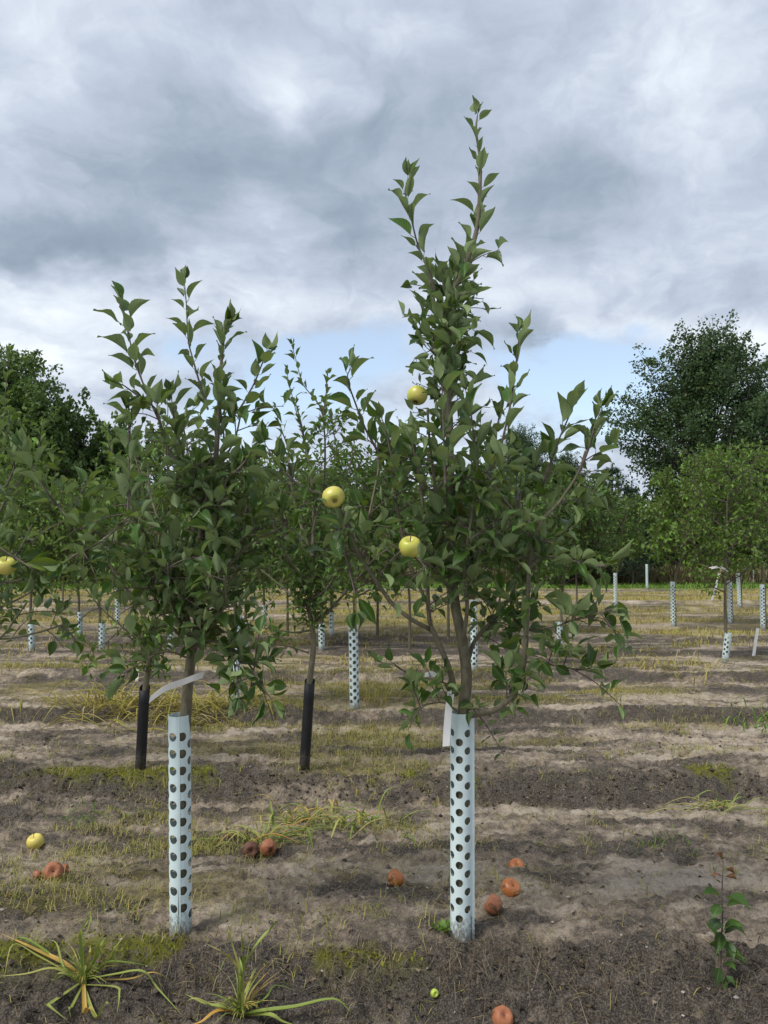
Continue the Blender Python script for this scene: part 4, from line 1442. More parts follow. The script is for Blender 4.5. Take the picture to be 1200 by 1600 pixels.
# ------------------------------------------------------------------ tree guards
def guard_mesh(height, rad, n_rows, first, pitch=0.0625, hole=0.0166, cols=7, flange=0.0):
    S = Soup()
    cw = 2 * math.pi / cols
    ns = 12
    lift = 0.0

    def pt(a, z):
        # the sheet overlaps itself along the seam at angle 0
        k = a / (2 * math.pi)
        r_ = rad * (1.0 + 0.035 * k + 0.03 * math.cos(2 * a))
        return (r_ * math.sin(a), -r_ * math.cos(a), z)
    for c in range(cols):
        a0, a1 = c * cw, (c + 1) * cw
        ac = (a0 + a1) / 2
        off = (pitch / 2) * (c % 2)
        zt = height - first + pitch / 2 - off
        rows = n_rows
        # solid band above and below the holes
        q4 = pitch / 4
        zb = zt - rows * pitch
        lev = {'top': [zt + k * q4 for k in range(int((height - zt) / q4) + 1)], 'bot': [zb - k * q4 for k in range(int(zb / q4) + 1)]}
        if height - lev['top'][-1] > 1e-4:
            lev['top'].append(height)
        if lev['bot'][-1] > 1e-4:
            lev['bot'].append(0.0)
        lev['bot'].reverse()
        for zs in lev.values():
            na, nz = 4, len(zs) - 1
            if nz < 1:
                continue
            V = [pt(a0 + (a1 - a0) * i / na, zs[j]) for j in range(nz + 1) for i in range(na + 1)]
            Q = [(j * (na + 1) + i, j * (na + 1) + i + 1, (j + 1) * (na + 1) + i + 1, (j + 1) * (na + 1) + i) for j in range(nz) for i in range(na)]
            S.add(np.array(V), np.array(Q))
        sq = [(-1, -1), (-.5, -1), (0, -1), (.5, -1), (1, -1), (1, -.5), (1, 0), (1, .5), (1, 1), (.5, 1), (0, 1), (-.5, 1), (-1, 1), (-1, .5), (-1, 0), (-1, -.5)]
        ns = 16
        for r_ in range(rows):
            zc_ = zt - (r_ + 0.5) * pitch
            ha, hz = (a1 - a0) / 2, pitch / 2
            V = [pt(ac + ha * u, zc_ + hz * w) for u, w in sq]
            for u, w in sq:
                th = math.atan2(w, u)
                V.append(pt(ac + hole / rad * math.cos(th), zc_ + hole * math.sin(th)))
            Q = [(k, (k + 1) % ns, ns + (k + 1) % ns, ns + k) for k in range(ns)]
            S.add(np.array(V), np.array(Q))
    # overlapping strip past the seam, and the free edge of the sheet if it sticks out
    a_end = 2 * math.pi
    V = []
    for j in range(5):
        z = height * j / 4
        for i in range(3):
            a = a_end + 0.22 * i / 2
            k = a / a_end
            r_ = rad * (1.0 + 0.035 * k + 0.03 * math.cos(2 * a)) + flange * (i / 2) ** 2
            V.append((r_ * math.sin(a), -r_ * math.cos(a), z))
    Q = [(j * 3 + i, j * 3 + i + 1, (j + 1) * 3 + i + 1, (j + 1) * 3 + i) for j in range(4) for i in range(2)]
    S.add(np.array(V), np.array(Q))
    me = S.mesh('guard', M_GUARD, False)
    bm = bmesh.new()
    bm.from_mesh(me)
    bmesh.ops.remove_doubles(bm, verts=bm.verts, dist=2e-4)
    bmesh.ops.solidify(bm, geom=bm.faces[:], thickness=0.0016)
    for f_ in bm.faces:
        f_.smooth = True
    bm.to_mesh(me)
    bm.free()
    me.set_sharp_from_angle(angle=R(35))
    return me


def solid(o, t=0.0016):
    md = o.modifiers.new('thickness', 'SOLIDIFY')
    md.thickness = t
    md.offset = 0


def guard(me, name, label, px, py, Y, rot=0.0, lean=(0, 0), scale=1.0, group='tree guards of the rows'):
    p = at(px, py, Y)
    o = link(name, me, None, (p[0], p[1], gz(p[0], p[1]) - 0.015))
    o.rotation_euler = (R(lean[0]), R(lean[1]), R(rot))
    o.scale = (scale,) * 3
    tag(o, label, 'tree guard', group)
    return o


G_NEAR = guard_mesh(0.825, 0.0415, 11, 0.075)
G_NEARF = guard_mesh(0.825, 0.0370, 11, 0.070, hole=0.0140, flange=0.011)
G_SHORT = guard_mesh(0.40, 0.0425, 4, 0.05)
guard(G_NEAR, 'tree_guard', 'pale blue perforated guard with its seam facing front, round the left front trunk', 283, 1443, YA, 2, (0, -1.0))
guard(G_NEARF, 'tree_guard', 'pale blue perforated guard with a protruding edge, round the tall front tree', 720, 1462, YB, 62, (0, 0.6))
for (px, py, y, me, rot, lean, lab) in [
    (554, 1102, 6.93, G_NEAR, 140, (0, 1.5), 'white perforated guard in the third row, between the two front trees'),
    (369, 1103, 6.95, G_NEAR, 20, (0, 0), 'white perforated guard half hidden behind the drooping branch of the left front tree'),
    (741, 1048, 8.95, G_NEAR, 170, (0, 0), 'white perforated guard seen behind the trunk of the tall front tree'),
    (1132, 1023, 10.05, G_SHORT, 120, (0, -9), 'short bent white guard leaning to the left under the pale leaved tree'),
    (50, 1008, 11.0, G_SHORT, 200, (0, 2), 'short white guard near the left edge'),
    (159, 1008, 10.95, G_SHORT, 90, (0, 0), 'short white guard right of the short one at the left edge'),
    (184, 970, 14.4, G_NEAR, 90, (0, -4), 'tall white guard just left of the left front tree'),
    (1052, 973, 14.1, G_NEAR, 210, (0, 0), 'tall white guard alone in the field left of the short bent guard'),
    (1141, 970, 14.5, G_NEAR, 300, (0, 0), 'white guard just right of the trunk of the pale leaved tree'),
    (1156, 945, 18.3, G_NEAR, 20, (0, -3), 'white guard leaning left, farthest of those near the right edge'),
    (962, 945, 18.3, G_NEAR, 70, (0, 0), 'white guard right of the branches of the tall front tree'),
    (1192, 978, 14.0, G_NEAR, 33, (0, 0), 'white guard at the right edge of the picture'),
    (1011, 918, 25.6, G_NEAR, 0, (0, 0), 'small distant white guard on the green strip, beside the thin grey post'),
    (876, 1018, 10.95, G_SHORT, 50, (0, -6), 'white guard glimpsed through the lower right branches of the tall front tree'),
    (503, 1015, 11.0, G_SHORT, 80, (0, -6), 'short white guard just right of the centre black guard trunk'),
    (518, 992, 12.6, G_SHORT, 10, (0, 0), 'short white guard right of the centre trunk, behind the other short one'),
    (413, 978, 14.2, G_SHORT, 44, (0, 0), 'thin white guard between the left front tree and the centre trunk'),
    (125, 988, 12.6, G_SHORT, 140, (0, 0), 'white guard glimpsed between the two short guards at the left'),
    (385, 1010, 11.0, G_SHORT, 140, (0, 4), 'white guard glimpsed behind the right leaves of the left front tree'),
    (267, 1010, 11.0, G_SHORT, 100, (0, 0), 'white guard glimpsed behind the trunk of the left front tree'),
]:
    guard(me, 'tree_guard', lab, px, py, y, rot, lean)


def black_guard(label, px0, py0, px1, py1, Y):
    p0, p1 = at(px0, py0, Y), at(px1, py1, Y)
    p0[2] = gz(p0[0], p0[1]) - 0.02
    ax = nrm(p1 - p0)
    ln = np.linalg.norm(p1 - p0)
    S = Soup()
    n, nz, r_ = 20, 6, 0.031
    V = []
    for j in range(nz + 1):
        for i in range(n + 1):
            a = 0.5 + 2 * math.pi * 1.06 * i / n
            k = r_ * (1 + 0.05 * i / n)
            top = 0.018 * math.sin(a * 1.0) if j == nz else 0
            V.append((k * math.sin(a), -k * math.cos(a), (ln) * j / nz + top))
    Q = [(j * (n + 1) + i, j * (n + 1) + i + 1, (j + 1) * (n + 1) + i + 1, (j + 1) * (n + 1) + i) for j in range(nz) for i in range(n)]
    S.add(np.array(V), np.array(Q))
    o = link('tree_guard', S.mesh('guard', M_BLACK), None, p0)
    o.rotation_euler = Vector(ax).to_track_quat('Z', 'Y').to_euler()
    solid(o, 0.003)
    tag(o, label, 'tree guard', 'tree guards of the rows')


black_guard('solid black guard near the centre of the picture', 475, 1203, 484, 1064, 4.97)
black_guard('solid black guard partly behind the left front guard, left of it', 219, 1200, 226, 1074, 4.99)


# ------------------------------------------------------------------ tags, stakes, posts
def strip(name, pts, width, label, cat, wdir=(0, 0, 1), thick=0.0012, group=None, hole=True):
    pts = catmull(pts, 5)
    o0 = pts[0].copy()
    S = Soup()
    n = len(pts)
    w = nrm(wdir) * width / 2
    V = np.vstack([np.stack([p - w - o0, p + w - o0]) for p in pts])
    Q = np.array([(2 * k, 2 * k + 1, 2 * k + 3, 2 * k + 2) for k in range(n - 1)])
    S.add(V, Q)
    o = link(name, S.mesh(name, M_WHITE, False), None, o0)
    solid(o, thick)
    tag(o, label, cat, group)
    return o


strip('plant_tag', [at(234, 1093, YA - 0.09), at(258, 1076, YA - 0.07), at(285, 1066, YA - 0.035), at(306, 1058, YA - 0.02), at(318, 1054, YA + 0.0)], 0.027,
      'white plastic strip tag looped across the trunk of the left front tree', 'plant tag', (0.25, 0.0, 1))
strip('plant_tag', [at(697, 1166, YB - 0.05), at(699, 1130, YB - 0.05), at(702, 1100, YB - 0.045), at(705, 1080, YB - 0.03)], 0.026,
      'long white strip tag hanging down beside the tall front tree', 'plant tag', (1, 0, 0.1))
strip('plant_tag', [at(664, 1055, YB - 0.06), at(676, 1053, YB - 0.04), at(690, 1062, YB - 0.02)], 0.018,
      'small white tag tip curling on the twig left of the tall front trunk', 'plant tag', (0.2, 0.3, 1))
strip('plant_tag', [at(1112, 938, 9.95), at(1116, 924, 9.95), at(1120, 911, 9.97), at(1124, 896, 10.0)], 0.036, 'white strip tag hanging from the pale leaved tree at the right', 'plant tag', (1, 0, 0.3))
strip('plant_tag', [at(1108, 888, 10.0), at(1124, 886, 10.0), at(1138, 892, 10.0)], 0.03, 'white tag tied across the trunk of the pale leaved tree at the right', 'plant tag', (0, 0.2, 1))
p0 = on_ground(1177, 1025)
pt_ = at(1184, 982, p0[1])
strip('marker_stake', [p0 - np.array([0, 0, 0.03]), (p0 + pt_) / 2, pt_], 0.035, 'white marker stake leaning in the soil near the right edge', 'stake', (1, 0, 0), 0.02)
p0 = on_ground(213, 1066)
strip('marker_stake', [np.array([p0[0], p0[1], p0[2] - 0.02]), np.array([p0[0] + .01, p0[1], p0[2] + 0.05]), np.array([p0[0] + .015, p0[1], p0[2] + 0.13])], 0.03,
      'short white marker stake left of the left front tree, beside the black guard', 'stake', (1, 0, 0), 0.01)
for (px, Y, h, lab) in [(995, 30.0, 0.95, 'thin grey post at the far edge of the field beside the distant guard'), (1176, 29.5, 0.5, 'short pale post on the green strip near the right edge')]:
    x = px_x(px, Y)
    S = Soup()
    S.tube(np.array([(0, 0, -0.1), (0, 0, h * 0.5), (0, 0, h)]), np.array([0.032, 0.032, 0.030]), 8)
    o = link('post', S.mesh('post', M_POST), None, (x, Y, gz(x, Y)))
    tag(o, lab, 'post')

# ------------------------------------------------------------------ fallen apples
fallen = [
    (55, 1319, 0.044, M_APPLE_F, 0.0, 0.90, (10, -15, 20), 'yellow fallen apple with a brown rotten underside, at the left'),
    (83, 1370, 0.044, M_ROT2, 0.06, 0.72, (60, 20, 10), 'shrivelled brown fallen apple, biggest of three at the left'),
    (101, 1364, 0.022, M_ROT2, 0.05, 0.9, (50, 40, 60), 'small round rotten apple right of the shrivelled brown one'),
    (58, 1373, 0.022, M_ROT2, 0.10, 0.8, (20, 50, 90), 'small broken piece of rotten apple left of the shrivelled brown one'),
    (391, 1331, 0.042, M_ROT3, 0.05, 0.9, (80, 0, 20), 'dark hollow rotten apple beside the grass tuft in the middle'),
    (419, 1329, 0.044, M_ROT2, 0.05, 0.85, (70, 30, 200), 'wrinkled brown apple right of the dark hollow one'),
    (619, 1381, 0.038, M_ROT, 0.04, 0.92, (35, 20, 70), 'orange brown fallen apple left of the guard of the tall front tree'),
    (807, 1348, 0.040, M_ROT, 0.02, 0.84, (28, 0, 0), 'orange brown fallen apple farthest right of the tall front guard'),
    (798, 1390, 0.043, M_ROT, 0.016, 0.82, (38, 5, 40), 'orange brown fallen apple with its eye showing, middle of the three right of the guard'),
    (771, 1422, 0.039, M_ROT2, 0.03, 0.88, (-60, 25, 80), 'dull mouldy brown apple nearest the guard of the tall front tree'),
    (679, 1549, 0.0145, M_GAPPLE, 0.0, 0.9, (70, 30, 10), 'tiny green apple on the soil below the tall front tree'),
    (785, 1601, 0.036, M_ROT2, 0.03, 0.9, (40, 15, 10), 'reddish brown fallen apple at the bottom edge'),
]
for k, (px, py, rad, mt, wr, sq, rot, lab) in enumerate(fallen):
    g = on_ground(px, py)
    g = on_ground(px, py + rad * 0.58 * 1200 / g[1])
    rr_ = rad * 0.8
    g[2] = 0.5 * g[2] + 0.5 * max(gz(g[0] + a_, g[1] + b_) for a_, b_ in ((0, 0), (rr_, 0), (-rr_, 0), (0, rr_), (0, -rr_)))
    o = link('fallen_apple', apple_mesh('fallen_apple', mt, rad, sq, 20 + k, wr), None, (g[0], g[1], g[2] + rad * 0.70))
    o.rotation_euler = tuple(R(a) for a in rot)
    tag(o, lab, 'apple', 'fallen apples on the soil')
    if rad > 0.03:
        apple_bits(o, rad * 0.92, k == 0)


# ------------------------------------------------------------------ grasses with blades one by one
def blade_arrays(pts, width, fold=0.35, tipw=0.05):
    pts = catmull(pts, 5)
    n = len(pts)
    T = np.gradient(pts, axis=0)
    T /= np.linalg.norm(T, axis=1)[:, None] + 1e-9
    V = []
    for k in range(n):
        f = k / (n - 1)
        w = width * (0.55 + 0.45 * min(1, f * 3)) * (1 - f ** 2.2) + width * tipw
        s = np.cross(T[k], (0, 0, 1.0))
        if np.linalg.norm(s) < 0.25:
            s = s + np.array([0.8, 0.3, 0]) * 0.5
        s = nrm(s)
        u = np.cross(s, T[k])
        V += [pts[k] - s * w / 2 + u * w * fold, pts[k], pts[k] + s * w / 2 + u * w * fold]
    Q = []
    for k in range(n - 1):
        Q += [(3 * k, 3 * k + 1, 3 * k + 4, 3 * k + 3), (3 * k + 1, 3 * k + 2, 3 * k + 5, 3 * k + 4)]
    return np.array(V), np.array(Q)


def blade_part(root, o0, pts, width, mat, tint):
    V, Q = blade_arrays([p - o0 for p in pts], width)
    link('blade', np_mesh('blade', V, Q, mat, True, {'tint': np.full(len(V), tint)}), root)


def traced_tuft(label, bx, by, blades, wide=1.35, mat=M_BLADE, seed=0):
    global rng
    rng = np.random.default_rng(seed)
    g = on_ground(bx, by)
    root = link('grass_tuft', None, None, g)
    tag(root, label, 'grass', 'grass tufts in the soil')
    for (mode, pts, w, tint) in blades:
        P3 = [g + rng.normal(size=3) * 0.006]
        n = len(pts)
        for k, (px, py) in enumerate(pts):
            if mode == 'u':
                P3.append(at(px, py, g[1] - 0.02 * (k + 1) / n + 0.03 * rng.normal() * (k + 1) / n))
            else:
                h = 0.045 * math.sin(math.pi * min(1, (k + 1) / n * 0.85)) + 0.012
                q = on_ground(px, py, h)
                q[2] += h
                P3.append(q)
        blade_part(root, g, P3, w * wide, mat, tint + 0.08 * rng.random())
    for k in range(54):
        a = rng.uniform(0, 6.28)
        ln = rng.uniform(0.03, 0.15)
        e = g + np.array([math.cos(a) * ln, math.sin(a) * ln, ln * rng.uniform(0.2, 0.9)])
        blade_part(root, g, [g + rng.normal(size=3) * 0.01, (g + e) / 2 + np.array([0, 0, 0.02]), e], rng.uniform(0.0025, 0.006), mat, rng.random())
    return root


traced_tuft('big sprawling green grass tuft in the lower left corner', 130, 1537, [
    ('u', [(128, 1500), (127, 1455), (142, 1434), (134, 1462)], 0.010, 0.4), ('g', [(95, 1512), (55, 1478), (0, 1456)], 0.016, 0.35), ('g', [(85, 1524), (40, 1530), (-5, 1535)], 0.010, 0.3),
    ('g', [(180, 1536), (222, 1534), (245, 1540), (285, 1590)], 0.010, 0.3), ('g', [(200, 1534), (240, 1527), (272, 1524)], 0.008, 0.45), ('u', [(148, 1502), (158, 1478), (164, 1464)], 0.010, 0.5),
    ('u', [(160, 1512), (178, 1485), (200, 1456)], 0.013, 0.05), ('u', [(120, 1510), (114, 1492), (113, 1483)], 0.011, 0.05), ('g', [(133, 1565), (138, 1585), (152, 1600)], 0.013, 0.2),
    ('g', [(165, 1520), (195, 1510), (230, 1509)], 0.009, 0.4), ('g', [(112, 1555), (108, 1572), (110, 1588)], 0.008, 0.5), ('u', [(136, 1505), (140, 1490), (141, 1478)], 0.009, 0.3),
    ('g', [(95, 1540), (80, 1543)], 0.010, 0.2), ('g', [(180, 1545), (186, 1560), (183, 1585)], 0.007, 0.5), ('g', [(100, 1520), (88, 1480), (72, 1470)], 0.006, 0.7),
    ('u', [(150, 1500), (152, 1480), (164, 1508)], 0.009, 0.1), ('g', [(80, 1560), (75, 1578), (105, 1592)], 0.012, 0.85), ('g', [(60, 1500), (20, 1495), (6, 1540)], 0.006, 0.6),
    ('g', [(150, 1570), (165, 1585), (180, 1592)], 0.010, 0.9), ('u', [(172, 1500), (178, 1480), (180, 1505)], 0.010, 0.05), ('g', [(40, 1478), (10, 1482)], 0.008, 0.2)], seed=3)
traced_tuft('grass tuft with an upright reddish stem and yellowing blades at the bottom edge', 376, 1592, [
    ('u', [(377, 1560), (377, 1520), (374, 1495)], 0.015, 0.93), ('u', [(378, 1545), (380, 1500), (378, 1470), (377, 1452)], 0.009, 0.02),
    ('u', [(376, 1530), (366, 1490), (358, 1455), (374, 1436)], 0.012, 0.25), ('u', [(379, 1520), (400, 1480), (425, 1450), (432, 1440), (415, 1437)], 0.012, 0.45),
    ('u', [(374, 1530), (360, 1500), (345, 1488), (321, 1474)], 0.014, 0.95), ('u', [(380, 1545), (400, 1525), (420, 1503)], 0.010, 0.85), ('u', [(385, 1570), (410, 1540), (440, 1515)], 0.006, 0.4),
    ('g', [(410, 1590), (460, 1582), (520, 1577), (548, 1592)], 0.015, 0.1), ('g', [(345, 1580), (320, 1565), (288, 1556)], 0.012, 0.1), ('g', [(340, 1590), (315, 1598), (295, 1606)], 0.012, 0.9),
    ('g', [(420, 1596), (440, 1592), (462, 1600)], 0.014, 0.92), ('u', [(390, 1575), (415, 1560), (430, 1540), (462, 1548)], 0.006, 0.5), ('g', [(330, 1575), (300, 1572), (275, 1574)], 0.008, 0.3),
    ('u', [(368, 1570), (358, 1560), (352, 1590)], 0.010, 0.6)], seed=4)


def wild_tuft(label, px, py, n, ln, spread, width, mat, seed, erect=0.4, base_r=0.05, group='grass tufts in the soil', tint=(0, 1), name='grass_tuft'):
    global rng
    rng = np.random.default_rng(seed)
    g = on_ground(px, py)
    root = link(name, None, None, g)
    tag(root, label, 'grass', group)
    for k in range(n):
        a = rng.uniform(0, 6.28)
        l_ = ln * rng.uniform(0.5, 1.25)
        b0 = g + np.array([rng.normal() * base_r * spread, rng.normal() * base_r, 0])
        b0[2] = gz(b0[0], b0[1]) - 0.005
        up = np.clip(rng.normal(erect, 0.22), 0.05, 0.95)
        h = np.array([math.cos(a) * spread, math.sin(a) * 0.6, 0])
        mid = b0 + h * l_ * 0.45 * (1 - up * 0.6) + np.array([0, 0, l_ * 0.5 * up + 0.02])
        e = b0 + h * l_ * 0.9 * (1 - up * 0.5)
        e[2] = gz(e[0], e[1]) + max(0.008, l_ * (up - 0.25) * 0.8)
        blade_part(root, g, [b0, mid, e], width * rng.uniform(0.6, 1.2), mat, rng.uniform(*tint))
    return root


wild_tuft('wide yellow green grass tuft in the middle, behind the rotten apples', 505, 1296, 85, 0.27, 1.5, 0.013, M_BLADE, 91, 0.40, 0.13)
wild_tuft('sprawling grass tuft lying over the dark rotten apple', 410, 1320, 34, 0.27, 1.5, 0.013, M_BLADE, 92, 0.28, 0.05)
wild_tuft('large yellow grass tuft on the ridge behind the left front guard', 270, 1108, 170, 0.48, 1.6, 0.016, M_YGRASS, 93, 0.46, 0.24)
wild_tuft('yellow grass tuft left of the black guard at the left', 165, 1108, 130, 0.44, 1.6, 0.016, M_YGRASS, 94, 0.42, 0.20)
wild_tuft('flat star shaped grass tuft in the furrow at the right', 1122, 1268, 30, 0.22, 1.9, 0.011, M_BLADE, 95, 0.22, 0.04)
wild_tuft('upright dry grass tuft beside the third row guard', 590, 1098, 70, 0.32, 0.9, 0.007, M_YGRASS, 96, 0.60, 0.13)
wild_tuft('thin yellow grass tuft right of the left front guard, farther back', 335, 1118, 40, 0.34, 1.6, 0.010, M_YGRASS, 97, 0.30, 0.12)
wild_tuft('low green weed patch near the right edge', 1182, 1138, 60, 0.18, 1.1, 0.015, M_GREEN, 98, 0.55, 0.14, tint=(0.3, 0.9))
wild_tuft('dry grass tuft in the right middle of the field', 955, 1095, 40, 0.30, 1.0, 0.007, M_YGRASS, 99, 0.5, 0.14)
wild_tuft('leaning straw coloured grass right of the tall front tree, far back', 1040, 1040, 40, 0.42, 1.4, 0.012, M_YGRASS, 100, 0.45, 0.30)
wild_tuft('sparse yellow grass at the right, in front of the short bent guard', 1110, 1068, 36, 0.34, 1.3, 0.010, M_YGRASS, 101, 0.45, 0.22)
wild_tuft('small green tuft in the soil at the right, left of the sapling', 1040, 1318, 34, 0.09, 1.2, 0.006, M_GREEN, 102, 0.5, 0.07, tint=(0.4, 1))
wild_tuft('small green tuft near the left edge behind the yellow fallen apple', 135, 1285, 40, 0.10, 1.4, 0.006, M_GREEN, 103, 0.5, 0.08, tint=(0.4, 1))
wild_tuft('yellowish tuft in front of the centre black guard', 560, 1232, 30, 0.12, 1.3, 0.006, M_YGRASS, 104, 0.4, 0.08)
wild_tuft('yellow grass at the left edge in the third furrow', 12, 1055, 50, 0.34, 1.2, 0.010, M_YGRASS, 105, 0.5, 0.16)


# ------------------------------------------------------------------ sapling and weed
def sapling():
    global rng
    rng = np.random.default_rng(5)
    random.seed(5)
    g = on_ground(1125, 1528)
    Y = g[1]
    root = link('sapling', None, None, g)
    tag(root, 'small sapling with dark green leaves and withered brown leaves at its tip, at the right', 'sapling')
    st = catmull([g - np.array([0, 0, 0.02]), at(1126, 1480, Y), at(1129, 1440, Y), at(1128, 1400, Y), at(1130, 1345, Y)], 5)
    S = Soup()
    S.tube(st - g, np.linspace(0.0042, 0.0015, len(st)), 6)
    link('stem', S.mesh('stem', M_SHOOT), root)
    S = Soup()
    mes, mesd = leaf_meshes(M_LEAF, LV_NEAR, 'near'), leaf_meshes(M_DRYLEAF, LV_NEAR, 'near')
    spec = [(1129, 1400, 0.085, (0.35, -0.9, 0.1), 0), (1108, 1398, 0.060, (-0.9, -0.3, 0.2), 0), (1122, 1412, 0.055, (-0.7, -0.5, -0.5), 0), (1124, 1432, 0.075, (-0.7, -0.6, -0.3), 0),
            (1116, 1448, 0.07, (-0.5, -0.5, -0.8), 0), (1136, 1437, 0.06, (0.9, -0.2, -0.5), 0), (1146, 1418, 0.055, (0.95, 0.0, 0.1), 0), (1124, 1462, 0.06, (0.1, -0.8, -0.7), 0),
            (1130, 1478, 0.06, (0.5, -0.7, -0.2), 0), (1118, 1484, 0.055, (-0.8, -0.4, 0.1), 0), (1134, 1490, 0.06, (0.7, -0.6, 0.0), 0), (1122, 1495, 0.05, (-0.6, -0.7, 0.1), 0),
            (1110, 1512, 0.055, (-0.5, -0.6, -0.7), 0), (1116, 1516, 0.05, (-0.2, -0.7, -0.7), 0), (1142, 1522, 0.045, (0.6, -0.6, -0.6), 0), (1132, 1505, 0.05, (0.3, -0.8, 0.1), 0),
            (1136, 1460, 0.06, (0.7, 0.3, 0.1), 0), (1120, 1475, 0.05, (-0.5, 0.5, 0.4), 0), (1126, 1452, 0.05, (0.4, -0.5, 0.5), 0), (1140, 1448, 0.05, (0.8, -0.3, 0.2), 0),
            (1128, 1366, 0.05, (-0.85, -0.3, 0.1), 1), (1126, 1378, 0.055, (-0.9, -0.3, 0.2), 1), (1131, 1370, 0.05, (0.8, -0.4, -0.3), 1), (1130, 1350, 0.05, (-0.6, -0.3, 0.5), 1),
            (1131, 1352, 0.045, (0.6, -0.3, -0.3), 1)]
    for k, (px, py, s, d, dry) in enumerate(spec):
        j = int(np.argmin(np.abs(st[:, 2] - at(px, py, Y)[2])))
        a = st[j]
        p = at(px, py, Y + 0.02 * d[1]) * 0.5 + a * 0.5
        T_ = nrm(np.array(d))
        s_ = nrm(np.cross(T_, (0.1, -0.5, 1.0)))
        u = np.cross(s_, T_)
        m_ = np.eye(4)
        m_[:3, 0], m_[:3, 1], m_[:3, 2], m_[:3, 3] = s_ * s * (0.7 if dry else 1.3), T_ * s * (0.85 if dry else 1.2), u * s * 1.2, a - g
        o = bpy.data.objects.new('leaf', (mesd if dry else mes)[(k * 5) % len(mes)])
        o.parent = root
        o.matrix_basis = Matrix(m_.tolist())
        if dry:
            o['label'] = 'withered brown leaf'
        COL.objects.link(o)


sapling()


def weed(label, px, py, n, s, seed):
    global rng
    rng = np.random.default_rng(seed)
    g = on_ground(px, py)
    root = link('weed', None, None, g)
    tag(root, label, 'weed')
    mes = leaf_meshes(M_LEAF3, LV_NEAR, 'near')
    for k in range(n):
        a = k * 2.4
        d = nrm(np.array([math.cos(a), math.sin(a), rng.uniform(0.3, 0.9)]))
        s_ = nrm(np.cross(d, (0, 0, 1)))
        u = np.cross(s_, d)
        z = s * rng.uniform(0.7, 1.3)
        m_ = np.eye(4)
        m_[:3, 0], m_[:3, 1], m_[:3, 2] = s_ * z, d * z, u * z
        m_[:3, 3] = (rng.normal() * 0.015, rng.normal() * 0.012, 0.002)
        o = bpy.data.objects.new('leaf', mes[k % len(mes)])
        o.parent = root
        o.matrix_basis = Matrix(m_.tolist())
        COL.objects.link(o)


weed('small leafy weed at the foot of the guard of the tall front tree', 697, 1466, 14, 0.042, 1)


# ------------------------------------------------------------------ scattered ground cover
def blades_stuff(name, pos, ln, width, mat, label, lay=0.5, seg=2, tint=None, kind='stuff'):
    """many thin blades as one mesh"""
    n = len(pos)
    a = rng.uniform(0, 6.283, n)
    l_ = ln * rng.uniform(0.5, 1.4, n)
    up = np.clip(rng.normal(1 - lay, 0.25, n), 0.0, 1.0)
    h = np.stack([np.cos(a), np.sin(a), np.zeros(n)], 1)
    side = np.stack([-np.sin(a), np.cos(a), np.zeros(n)], 1) * (width * rng.uniform(0.6, 1.3, n))[:, None] / 2
    b0 = pos.copy()
    b0[:, 2] -= 0.003
    mid = pos + h * (l_ * 0.45 * (1 - 0.6 * up))[:, None] + np.array([0, 0, 1.0]) * (l_ * (0.55 * up + 0.06))[:, None]
    tip = pos + h * (l_ * (1 - 0.45 * up))[:, None] + np.array([0, 0, 1.0]) * (l_ * (0.75 * up ** 1.5) + 0.004)[:, None]
    V = np.stack([b0 - side, b0 + side, mid - side * 0.8, mid + side * 0.8, tip], 1).reshape(-1, 3)
    k = (np.arange(n) * 5)[:, None]
    Q = np.concatenate([k, k + 1, k + 3, k + 2], 1)
    T = np.concatenate([k + 2, k + 3, k + 4], 1)
    tn = rng.random(n) if tint is None else tint
    me = np_mesh(name, V, [Q, T], mat, True, {'tint': np.repeat(tn, 5)})
    return tag(link(name, me), label, None, None, kind)


def scatter(n, y0, y1, dens, clump=0.0, spread=0.0):
    """points in the view fan whose density follows dens(x,y) in 0..1"""
    y = np.sqrt(rng.uniform(y0 ** 2, y1 ** 2, n * 4))
    x = rng.uniform(-1, 1, n * 4) * (0.58 * y + 0.7)
    d = dens(x, y)
    keep = rng.random(n * 4) < d
    x, y = x[keep][:n], y[keep][:n]
    if clump:
        k = int(clump)
        x = np.repeat(x, k) + rng.normal(size=len(x) * k) * spread
        y = np.repeat(y, k) + rng.normal(size=len(y) * k) * spread
    return np.stack([x, y, ground_z(x, y)], 1)


rng = np.random.default_rng(99)


def d_grass(x, y):
    h, bank, crest = row_profile(x, y)
    n = fbm(x * 0.8, y * 1.5, 4, 95)
    return np.clip(sstep(-0.02, 0.5, n - 0.10 * sstep(0.2, 1.5, x / np.maximum(y, 1) * 3)) * (1 - 0.6 * bank) + 0.03, 0, 1) * (0.12 + 0.88 * sstep(2.9, 3.3, y))


pos = scatter(8800, 2.3, 9.5, d_grass, 10, 0.026)
blades_stuff('sparse_grass', pos, 0.060, 0.0034, M_GRASS, 'short yellow green grass growing sparsely on the sandy soil', 0.45)
for (nn, wd, ln_, mt, lab, nm) in [(26000, 0.0017, 0.040, M_THATCH, 'short dead fibres and roots matted over the soil', 'thatch'), (9000, 0.0024, 0.06, M_GRASS, 'short creeping grass blades over the soil', 'short_grass')]:
    pos = scatter(nn, 2.25, 7.5, lambda x, y: np.clip(0.15 + 0.8 * sstep(-0.2, 0.45, fbm(x * 1.6, y * 3.0, 4, 131)) + 0.4 * row_profile(x, y)[1], 0, 1))
    blades_stuff(nm, pos, ln_, wd, mt, lab, 0.86)
pos = scatter(1300, 2.2, 8.0, lambda x, y: 0.25 + 0.6 * row_profile(x, y)[1], 7, 0.05)
blades_stuff('straw', pos, 0.085, 0.0022, M_STRAW, 'dry straw and dead grass lying on the soil', 0.93)
